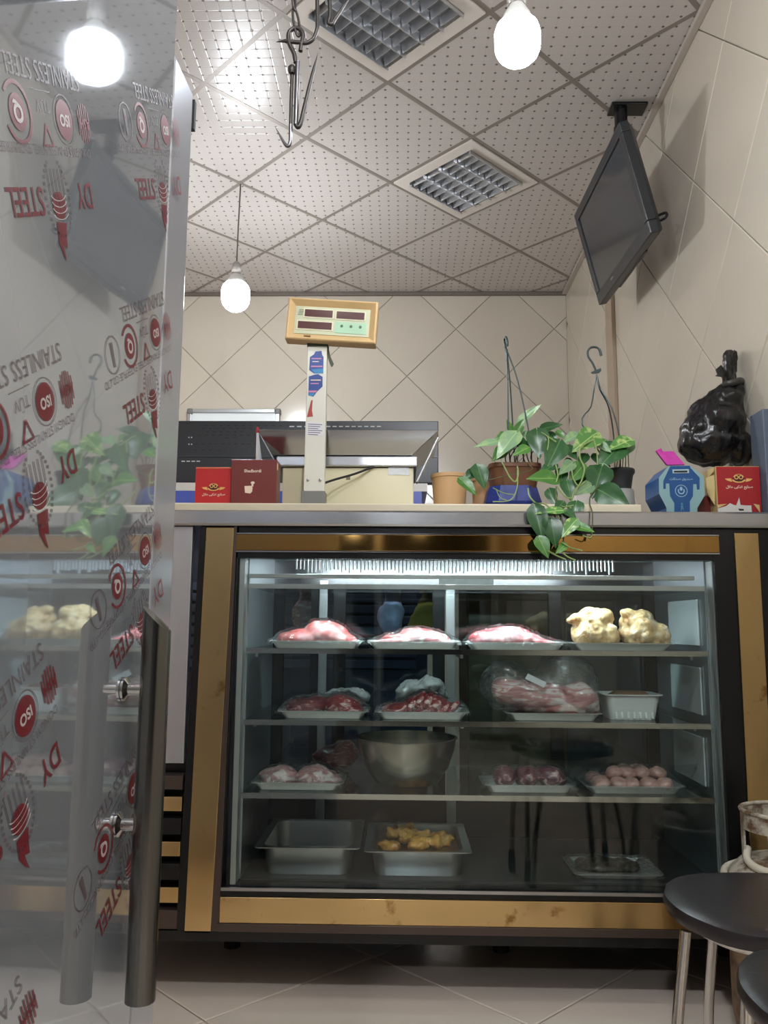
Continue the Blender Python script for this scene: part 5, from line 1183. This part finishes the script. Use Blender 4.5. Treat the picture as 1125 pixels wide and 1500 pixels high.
ck2 = chicken(xr + 0.006, 'whole yellowish chicken at the end of the top shelf, next to the steel side wall', [(0, 0, 0.042, 0.064, 0.058, 0.048, 0), (-0.012, 0, 0.072, 0.050, 0.048, 0.036, -8), (0.042, -0.016, 0.034, 0.036, 0.038, 0.038, 25), (-0.032, -0.01, 0.094, 0.028, 0.026, 0.016, 12), (0.006, -0.035, 0.052, 0.028, 0.024, 0.036, -30), (0.052, -0.024, 0.02, 0.024, 0.02, 0.02, 0)], 9.0)
# second shelf
package('wrapped_meat_tray', 408, 541, S2, 'film-wrapped tray with two separate dark red cuts side by side, on the second shelf', 'meat tray',
        [(M_RED2, [(-0.22, 0, 0.018, 0.22, 0.34, 0.028, 0), (-0.1, 0.02, 0.026, 0.14, 0.28, 0.026, 0)]), (M_RED, [(0.2, 0, 0.022, 0.22, 0.34, 0.034, 8), (0.28, -0.05, 0.012, 0.16, 0.3, 0.02, 0)])], seed=11)
package('wrapped_meat_tray', 549, 688, S2, 'film-wrapped tray heaped with folded red meat slices, on the second shelf', 'meat tray',
        [(M_RED, [(-0.26, 0, 0.014, 0.18, 0.34, 0.022, 0), (0.05, 0.02, 0.024, 0.26, 0.36, 0.036, 0)])] + [(M_RED, [(-0.12 + 0.085 * k, -0.12 + 0.03 * (k % 2), 0.028 + 0.012 * math.sin(1.1 * k), 0.05, 0.30, 0.034, 28 + 5 * k)], 'meat_slice') for k in range(6)], seed=14, disp=0.003)
t, cx, w_, zf = package('bagged_leg_tray', 740, 882, S2, 'foil tray carrying a leg of lamb in a puffed clear plastic bag', 'meat tray',
        [(M_LEG, [(-0.38, 0, 0.066, 0.24, 0.36, 0.042, 14), (-0.05, 0, 0.048, 0.42, 0.40, 0.046, 6), (0.30, 0, 0.046, 0.20, 0.40, 0.052, 0), (0.40, 0, 0.034, 0.12, 0.32, 0.034, 0), (-0.52, 0, 0.074, 0.1, 0.28, 0.036, 0), (0.1, -0.3, 0.04, 0.3, 0.14, 0.03, 6)])], wrap=False, seed=17)
mb = MB()
for (px_b, py_b, rx, rz, tl) in ((795, 1012, 82, 30, 6), (825, 1000, 50, 42, 0), (740, 1005, 36, 38, 0), (846, 1020, 30, 26, 0)):
    p = at(px_b, py_b, YT); k_ = YT / 1197
    mb.ell((p.x, YT, p.z), (rx * k_, 0.082, rz * k_), rot(0, tl, 0), 22, 14)
vs_, fs_ = remesh(mb, 0.008, 0.006, 22, 2.0, 6)
link_mesh('clear_bag', [Vector((v.x, v.y, max(v.z, zf + 0.0215))) for v in vs_], fs_, M_BAGC, t, smooth=True)
lb = at(785, 997, YT - 0.085)
build('bag_print', MB().obox(lb, Vector((0.026, 0.004, -0.012)), Vector((0, 0.0003, 0)), Vector((0.004, 0, 0.007))), mat('bag_print', (210, 216, 222), 0.4), t)
# white plastic tub
a, b_ = at(886, 1020, 2.30), at(974, 1020, 2.30); cx = (a.x + b_.x) / 2; w_ = b_.x - a.x
tub = thing('plastic_tub', (cx, 2.37, S2), 'small white ribbed plastic tub with brown content, beside the bagged leg', 'tub')
hz_ = at(920, 1018, 2.30).z - S2 - 0.0006
build('tub_wall', MB().loft(tray_loops(cx, 2.37, w_, 0.14, hz_, S2 + 0.0006, 0.018, 0.76, 0.008)), mat('tub_white', (214, 218, 218), 0.35), tub, smooth=True)
build('filling', MB().loft([rrect(cx, 2.37, w_ * 0.72, 0.102, 0.015, S2 + 0.006), rrect(cx, 2.37, w_ * 0.80, 0.116, 0.015, S2 + hz_ * 0.75), rrect(cx + 0.006, 2.37, w_ * 0.5, 0.07, 0.02, S2 + hz_ * 1.08)]), mat('brown_filling', (120, 88, 66), 0.6, var=0.2, vscale=60, bump=0.5), tub, smooth=True)
for k in range(7):
    x = cx + (k - 3) * w_ * 0.1
    build('rib', MB().obox(Vector((x, 2.37 - 0.14 * 0.76 / 2 - 0.004, S2 + 0.014)), Vector((0.003, 0, 0)), Vector((0, 0.002, 0)), Vector((0, 0.002, 0.008))), MATS['tub_white'], tub)
# clear bags lying at the back of the second shelf
for px_b, py_b, rx, rz, lb in ((505, 1018, 36, 14, 'crumpled clear bag at the back of the second shelf behind the paired red cuts'), (618, 1012, 38, 22, 'crumpled shiny bag at the back of the second shelf behind the meat slices')):
    p = at(px_b, py_b, 2.56); k_ = 2.56 / 1197; mb = MB().ell((p.x, 2.56, S2 + rz * k_), (rx * k_, 0.06, rz * k_), None, 20, 12).ell((p.x + 0.02, 2.55, S2 + rz * k_ * 1.3), (rx * k_ * 0.6, 0.05, rz * k_ * 0.9), None, 20, 12)
    vs_, fs_ = remesh(mb, 0.006, 0.012, 28, px_b, 2)
    tag(link_mesh('crumpled_bag', [Vector((v.x, v.y, max(v.z, S2 + 0.0006))) for v in vs_], fs_, mat('grey_film_bag', (108, 104, 102), 0.18, bump=0.6, bscale=30), None, smooth=True), lb, 'bag')
# third shelf
package('wrapped_meat_tray', 372, 506, S3, 'film-wrapped tray with two bundles of pale folded tripe, beside the steel bowl', 'meat tray',
        [(M_OFFAL, [(-0.24, 0, 0.018, 0.22, 0.34, 0.026, 0), (-0.16, 0, 0.03, 0.14, 0.26, 0.02, 10)]), (M_OFFAL, [(0.14, 0, 0.020, 0.20, 0.34, 0.030, -8), (0.3, 0, 0.014, 0.16, 0.3, 0.024, 14), (0.16, 0, 0.036, 0.1, 0.24, 0.018, 0)])], seed=21, disp=0.006)
bc = at(596, 1110, 2.38); bw = (at(671, 1085, 2.38).x - at(521, 1085, 2.38).x) / 2; bh = at(596, 1080, 2.38).z - S3
bowl = thing('steel_bowl', (bc.x, 2.40, S3), 'deep round stainless steel mixing bowl on the third shelf', 'bowl')
prof = [(bw * 0.42, 0.0006), (bw * 0.62, 0.006), (bw * 0.82, bh * 0.38), (bw * 0.93, bh * 0.75), (bw * 0.965, bh * 0.97), (bw, bh * 0.985), (bw, bh), (bw * 0.955, bh), (bw * 0.90, bh * 0.72), (bw * 0.78, bh * 0.38), (bw * 0.58, 0.010)]
build('bowl_wall', MB().lathe([(r, S3 + z) for r, z in prof], (bc.x, 2.40, 0), 40, cap0=True, cap1=True), mat('bowl_steel', (176, 174, 166), 0.27, 1.0, var=0.05), bowl, smooth=True)
pm = at(490, 1110, 2.60); mb = MB().ell((pm.x, 2.60, S3 + 0.04), (0.07, 0.05, 0.035)).ell((pm.x + 0.035, 2.59, S3 + 0.055), (0.04, 0.045, 0.04))
vs_, fs_ = remesh(mb, 0.006, 0.008, 30, 6.0)
tag(link_mesh('raw_meat_joint', [Vector((v.x, v.y, max(v.z, S3 + 0.0006))) for v in vs_], fs_, M_RED2, None, smooth=True), 'dark raw meat joint at the back of the third shelf, beside the steel bowl', 'meat')
package('wrapped_meat_tray', 706, 841, S3, 'film-wrapped tray with three dark purple hearts trimmed in fat', 'meat tray',
        [(M_HEART, [(-0.24, 0, 0.026, 0.13, 0.32, 0.032, 15)], 'heart'), (M_HEART, [(0.0, 0, 0.026, 0.13, 0.32, 0.030, -20)], 'heart'), (M_HEART, [(0.26, 0, 0.027, 0.18, 0.34, 0.031, 10)], 'heart')], seed=25, disp=0.003)
rnd = random.Random(4)
package('wrapped_meat_tray', 853, 997, S3, 'film-wrapped tray heaped with many small rounded pale pink lumps', 'meat tray',
        [(M_LUMP, [(-0.30 + 0.15 * i + rnd.uniform(-.02, .02), -0.25 + 0.28 * j, 0.016 + (0.022 if (i in (2, 3) and j) or (j == 1 and i > 0) else 0), 0.095, 0.20, 0.019, rnd.uniform(-20, 20))], 'meat_lump') for i in range(5) for j in range(3)], seed=28, disp=0.003)
# bottom: steel pans
def gn_pan(px0, px1, yrim, label, y0=2.275, y1=2.60):
    a, b_ = at(px0, yrim, y0), at(px1, yrim, y0); cx = (a.x + b_.x) / 2; w_ = b_.x - a.x; z = S0 + 0.0006; h = a.z - z; cy = (y0 + y1) / 2
    t = thing('steel_pan', (cx, cy, z), label, 'pan')
    d_ = y1 - y0
    build('pan_wall', MB().loft([rrect(cx, cy, w_ * 0.80, d_ * 0.86, 0.03, z), rrect(cx, cy, w_ * 0.86, d_ * 0.92, 0.035, z + h - 0.004), rrect(cx, cy, w_, d_, 0.012, z + h - 0.003), rrect(cx, cy, w_, d_, 0.012, z + h), rrect(cx, cy, w_ * 0.85, d_ * 0.91, 0.035, z + h - 0.001), rrect(cx, cy, w_ * 0.79, d_ * 0.85, 0.03, z + 0.002)]), mat('pan_wall_steel', (186, 188, 188), 0.28, 1.0, var=0.05, vscale=10), t, smooth=True)
    return t, cx, cy, w_, z, h
gn_pan(372, 527, 1241, 'empty deep stainless pan on the case floor, near the gold corner post')
t, cx, cy, w_, z, h = gn_pan(533, 692, 1247, 'deep stainless pan on the case floor holding yellow chicken pieces')
rnd = random.Random(11)
zfill = z + h * 0.70
build('sauce', MB().loft([rrect(cx, cy, w_ * 0.78, 0.26, 0.03, z + 0.004), rrect(cx, cy, w_ * 0.80, 0.27, 0.03, zfill)]), mat('brown_marinade', (112, 74, 38), 0.3, var=0.2, vscale=40), t)
for i in range(13):
    px_ = cx + 0.02 + rnd.uniform(-0.33, 0.26) * w_; py_ = cy - 0.115 + 0.015 * i + rnd.uniform(-0.008, 0.008); dz = rnd.uniform(0, 0.02)
    mb = MB().ell((px_, py_, zfill + 0.008 + dz), (0.030, 0.020, 0.014), rot(0, rnd.uniform(-25, 25), rnd.uniform(-50, 50))).ell((px_ + rnd.uniform(-0.018, 0.018), py_ + 0.006, zfill + 0.014 + dz), (0.020, 0.014, 0.012), rot(0, rnd.uniform(-30, 30), 0))
    vs_, fs_ = remesh(mb, 0.004, 0.006, 50, i * 3.0, 2)
    tag(link_mesh('chicken_piece', [Vector((v.x, v.y, max(v.z, zfill + 0.0006))) for v in vs_], fs_, M_COOK, None, smooth=True), 'yellow marinated chicken piece heaped in the deep steel pan', 'chicken piece', 'yellow chicken pieces in the deep pan')
package('wrapped_meat_tray', 834, 962, S0, 'low film-wrapped tray with dark content on the case floor, near the chairs', 'meat tray',
        [(streaky('dark_offal', (70, 58, 50), (120, 104, 84), (34, 28, 26), 26, 0.4), [(-0.1, 0.1, 0.008, 0.32, 0.34, 0.014, 0), (0.15, 0.1, 0.008, 0.2, 0.3, 0.012, 0)])], seed=31, cy=2.37, depth=0.18, h=0.014)

# ------------------------------------------------------------------ things hanging behind the case
def hang(name, px, py0, py1, wpx, m, label, cat, Y=2.86, seed=1.0, lean=0.0):
    a, b_ = at(px, py0, Y), at(px + lean, py1, Y); k = Y / 1197
    mb = MB().ell((a.x + (b_.x - a.x) * 0.6, Y, a.z + (b_.z - a.z) * 0.62), (wpx * k / 2, 0.03, abs(b_.z - a.z) * 0.42), rot(0, math.degrees(math.atan2(b_.x - a.x, a.z - b_.z)) * -1, 0)).ell(a * 0.7 + b_ * 0.3, (wpx * k * 0.3, 0.02, abs(b_.z - a.z) * 0.35))
    vs_, fs_ = remesh(mb, 0.008, 0.010, 22, seed, 3)
    t = thing(name, (a.x, Y, min(v.z for v in vs_)), label, cat)
    link_mesh('hanging_body', vs_, fs_, m, t, smooth=True)
    build('hanging_loop', MB().tube([a * 0.75 + b_ * 0.25, Vector((a.x, Y, 1.2183))], 0.003, 6), M_IRON, t)
hang('hanging_meat', 450, 862, 930, 46, M_OFFAL, 'pale pink meat hanging behind the back glass of the case', 'meat', seed=3)
hang('purple_bag', 578, 862, 925, 42, mat('lilac_polythene', (190, 182, 212), 0.35, bump=0.3), 'lilac plastic bag hanging behind the back glass of the case', 'bag', seed=5, lean=-8)
hang('yellow_cloth', 634, 866, 955, 50, mat('mustard_cloth', (150, 122, 40), 0.7, bump=0.3), 'mustard yellow cloth hanging behind the back glass of the case', 'cloth', Y=2.87, seed=7, lean=-24)
a, b_ = at(684, 862, 3.05), at(970, 862, 3.05)
cup = thing('dark_fill_cupboard', ((a.x + b_.x) / 2, 3.25, 0), 'added dark brown cupboard standing in for the dark area behind the case back glass', 'cupboard')  # cupboard added to darken the view through the back glass
M_CUP = mat('brown_laminate', (92, 70, 50), 0.45, var=0.12, vscale=5, stretch=(1, 1, 0.2))
box('carcass', a.x, b_.x, 3.07, 3.5, 0, a.z + 0.05, M_CUP, cup)
for k in range(2):
    x0 = a.x + 0.005 + k * (b_.x - a.x) / 2; x1 = x0 + (b_.x - a.x) / 2 - 0.01
    d_ = box('cupboard_door', x0, x1, 3.05, 3.0695, 0.05, a.z + 0.045, mat('brown_door', (104, 82, 58), 0.4, var=0.12, vscale=5, stretch=(1, 1, 0.2)) if k == 0 else mat('grey_door', (66, 74, 78), 0.4, var=0.08), cup, bevel=0.002)
    box('door_pull', (x1 if k == 0 else x0) - 0.01 + 0.0, (x1 if k == 0 else x0) + 0.002 + 0.0, 3.035, 3.0495, 0.78, 0.9, M_STEEL2, d_)

# ------------------------------------------------------------------ gas cylinder
gx, gy, gr = 0.882, 1.95, 0.133
cyl = thing('gas_cylinder', (gx, gy, 0), 'rusty off-white gas cylinder with a collar and hose, behind the chairs', 'gas cylinder')
M_CYL = mat('chipped_white_paint', (192, 186, 170), 0.5, var=0.08, dirt=(104, 78, 56), dscale=22, damt=0.6)
M_CYL2 = mat('rusty_lower_paint', (140, 116, 92), 0.6, var=0.15, dirt=(92, 64, 46), dscale=20, damt=0.6)
build('foot_ring', MB().lathe([(0.10, 0.0), (0.105, 0.0), (0.105, 0.04), (0.10, 0.045)], (gx, gy, 0), 28), M_CYL2, cyl, smooth=True)
build('tank_lower', MB().lathe([(0.05, 0.018), (0.10, 0.028), (gr * 0.95, 0.06), (gr, 0.10), (gr, 0.31)], (gx, gy, 0), 36, cap0=True), M_CYL2, cyl, smooth=True)
build('tank_upper', MB().lathe([(gr, 0.31), (gr, 0.365), (gr * 0.94, 0.40), (gr * 0.75, 0.425), (0.05, 0.44), (0.02, 0.442)], (gx, gy, 0), 36, cap1=True), M_CYL, cyl, smooth=True)
# collar: ring with cut-outs
def arc_wall(r, a0, a1, z0, z1, n=12, th=0.004):
    mb = MB(); n = max(2, int(n * (a1 - a0) / 90))
    loops = []
    for i in range(n + 1):
        a = math.radians(a0 + (a1 - a0) * i / n); c, s = math.cos(a), math.sin(a)
        loops.append([Vector((gx + (r) * c, gy + r * s, z0)), Vector((gx + (r + th) * c, gy + (r + th) * s, z0)), Vector((gx + (r + th) * c, gy + (r + th) * s, z1)), Vector((gx + r * c, gy + r * s, z1))])
    return mb.loft(loops)
for a0, a1 in ((150, 178), (222, 268), (300, 330), (30, 70)):
    build('collar_leg', arc_wall(0.092, a0, a1, 0.40, 0.50), M_CYL, cyl)
build('collar_ring', arc_wall(0.092, 0, 359.9, 0.495, 0.535), M_CYL, cyl)
build('collar_rim', MB().tube([(gx + 0.095 * math.cos(math.radians(k * 12)), gy + 0.095 * math.sin(math.radians(k * 12)), 0.535) for k in range(31)], 0.005, 8), M_CYL, cyl, smooth=True)
build('valve', MB().lathe([(0.018, 0.44), (0.018, 0.47), (0.012, 0.475), (0.012, 0.50), (0.022, 0.502), (0.022, 0.515)], (gx, gy, 0), 16, cap1=True), mat('valve_brass', (150, 126, 70), 0.35, 0.9), cyl, smooth=True)
M_HOSE = mat('hose_cream', (206, 200, 182), 0.5, var=0.05)
build('hose', MB().tube([(gx + (gr + 0.004) * math.cos(math.radians(k * 10)), gy + (gr + 0.004) * math.sin(math.radians(k * 10)), 0.385 + 0.006 * math.sin(math.radians(k * 10))) for k in range(9, 34)], 0.0085, 10), M_HOSE, cyl, smooth=True)
hs_pts = [(gx + rr * math.cos(math.radians(a)), gy + rr * math.sin(math.radians(a)), zz) for a, rr, zz in ((170, 0.085, 0.45), (190, 0.10, 0.432), (215, 0.108, 0.424), (240, 0.11, 0.424), (265, 0.112, 0.43), (290, 0.115, 0.435), (320, 0.115, 0.42))]
build('hose', MB().tube(smooth_path(hs_pts, 5), 0.0085, 10), M_HOSE, cyl, smooth=True)
sp_ = smooth_path(hs_pts, 5)
build('red_clamp', MB().tube([sp_[15], sp_[17]], 0.0105, 10), mat('red_clamp', (190, 36, 48), 0.4), cyl)
build('white_clamp', MB().tube([sp_[13], sp_[14]], 0.0108, 10), M_WHITE, cyl)

# ------------------------------------------------------------------ chairs
M_SEAT = mat('black_vinyl', (38, 34, 37), 0.32, var=0.04, bump=0.05, bscale=90)
def seat_mesh(pts, z, th_):
    c = Vector((sum(p[0] for p in pts) / len(pts), sum(p[1] for p in pts) / len(pts)))
    pts3 = [Vector((p[0], p[1], 0)) for p in pts]; ring = smooth_path(pts3 + [pts3[0]], 5)[:-1]
    L_ = []
    for k, dz in ((0.86, -th_), (0.97, -th_ * 0.85), (1.0, -th_ * 0.5), (0.98, -th_ * 0.16), (0.93, -0.002), (0.8, 0.0), (0.5, 0.001), (0.2, 0.001)):
        L_.append([Vector((c.x + (p.x - c.x) * k, c.y + (p.y - c.y) * k, z + dz)) for p in ring])
    return MB().loft(L_)
def chair(pts, z, legs, label):
    t = thing('padded_chair', (sum(p[0] for p in pts) / len(pts), sum(p[1] for p in pts) / len(pts), 0), label, 'chair')
    build('seat', seat_mesh(pts, z, 0.036), M_SEAT, t, smooth=True)
    ring = MB(); cx = t.location.x; cy = t.location.y
    build('seat_frame', ring.tube(smooth_path([Vector((cx + (p[0] - cx) * 0.72, cy + (p[1] - cy) * 0.72, z - 0.045)) for p in pts + [pts[0]]], 4), 0.009, 8), M_CHROME, t, smooth=True)
    for (p0, p1) in legs:
        p0, p1 = Vector(p0), Vector(p1); mid = p0.lerp(p1, 0.45) + Vector((p1.x - p0.x, p1.y - p0.y, 0)) * 0.25
        lg = build('leg', MB().tube(smooth_path([p0, mid, Vector((p1.x, p1.y, 0.075))], 6), 0.0095, 10), M_CHROME, t, smooth=True)
        build('rubber_foot', MB().lathe([(0.0125, 0.0005), (0.014, 0.02), (0.012, 0.07), (0.0105, 0.085)], (p1.x, p1.y, 0), 12, cap0=True, cap1=True), M_DARK, t, smooth=True)
    return t
P1 = [(0.505, 1.640), (0.560, 1.695), (0.680, 1.715), (0.800, 1.695), (0.865, 1.620), (0.850, 1.50), (0.760, 1.410), (0.640, 1.370), (0.540, 1.385), (0.487, 1.470), (0.480, 1.565)]
def gl(x, y, Y, z=None):
    p = at(x, y, Y); return (p.x, p.y, p.z if z is None else z)
f1 = at(985, 1500, 1.50); f2 = at(1035, 1490, 1.74)
chair(P1, 0.472, [(gl(1003, 1325, 1.50, 0.43), (f1.x - 0.012, 1.49, 0)), (gl(1050, 1345, 1.66, 0.43), (f2.x, 1.745, 0)), ((0.80, 1.48, 0.43), (0.84, 1.40, 0)), ((0.79, 1.63, 0.43), (0.70, 1.765, 0))], 'black padded chair with rounded seat and chrome legs, beside the gas cylinder')
P2 = [(p[0] * 1.0 - 0.040, p[1] - 0.435) for p in P1]
chair(P2, 0.495, [(gl(1092, 1400, 1.22, 0.45), (gl(1080, 1500, 1.24)[0], 1.235, 0)), (gl(1112, 1430, 1.12, 0.45), (gl(1098, 1500, 1.10)[0], 1.08, 0)), ((0.79, 1.04, 0.45), (0.83, 0.96, 0)), ((0.78, 1.20, 0.45), (0.83, 1.27, 0))], 'black padded chair with chrome legs, pulled up in front of the other chair')
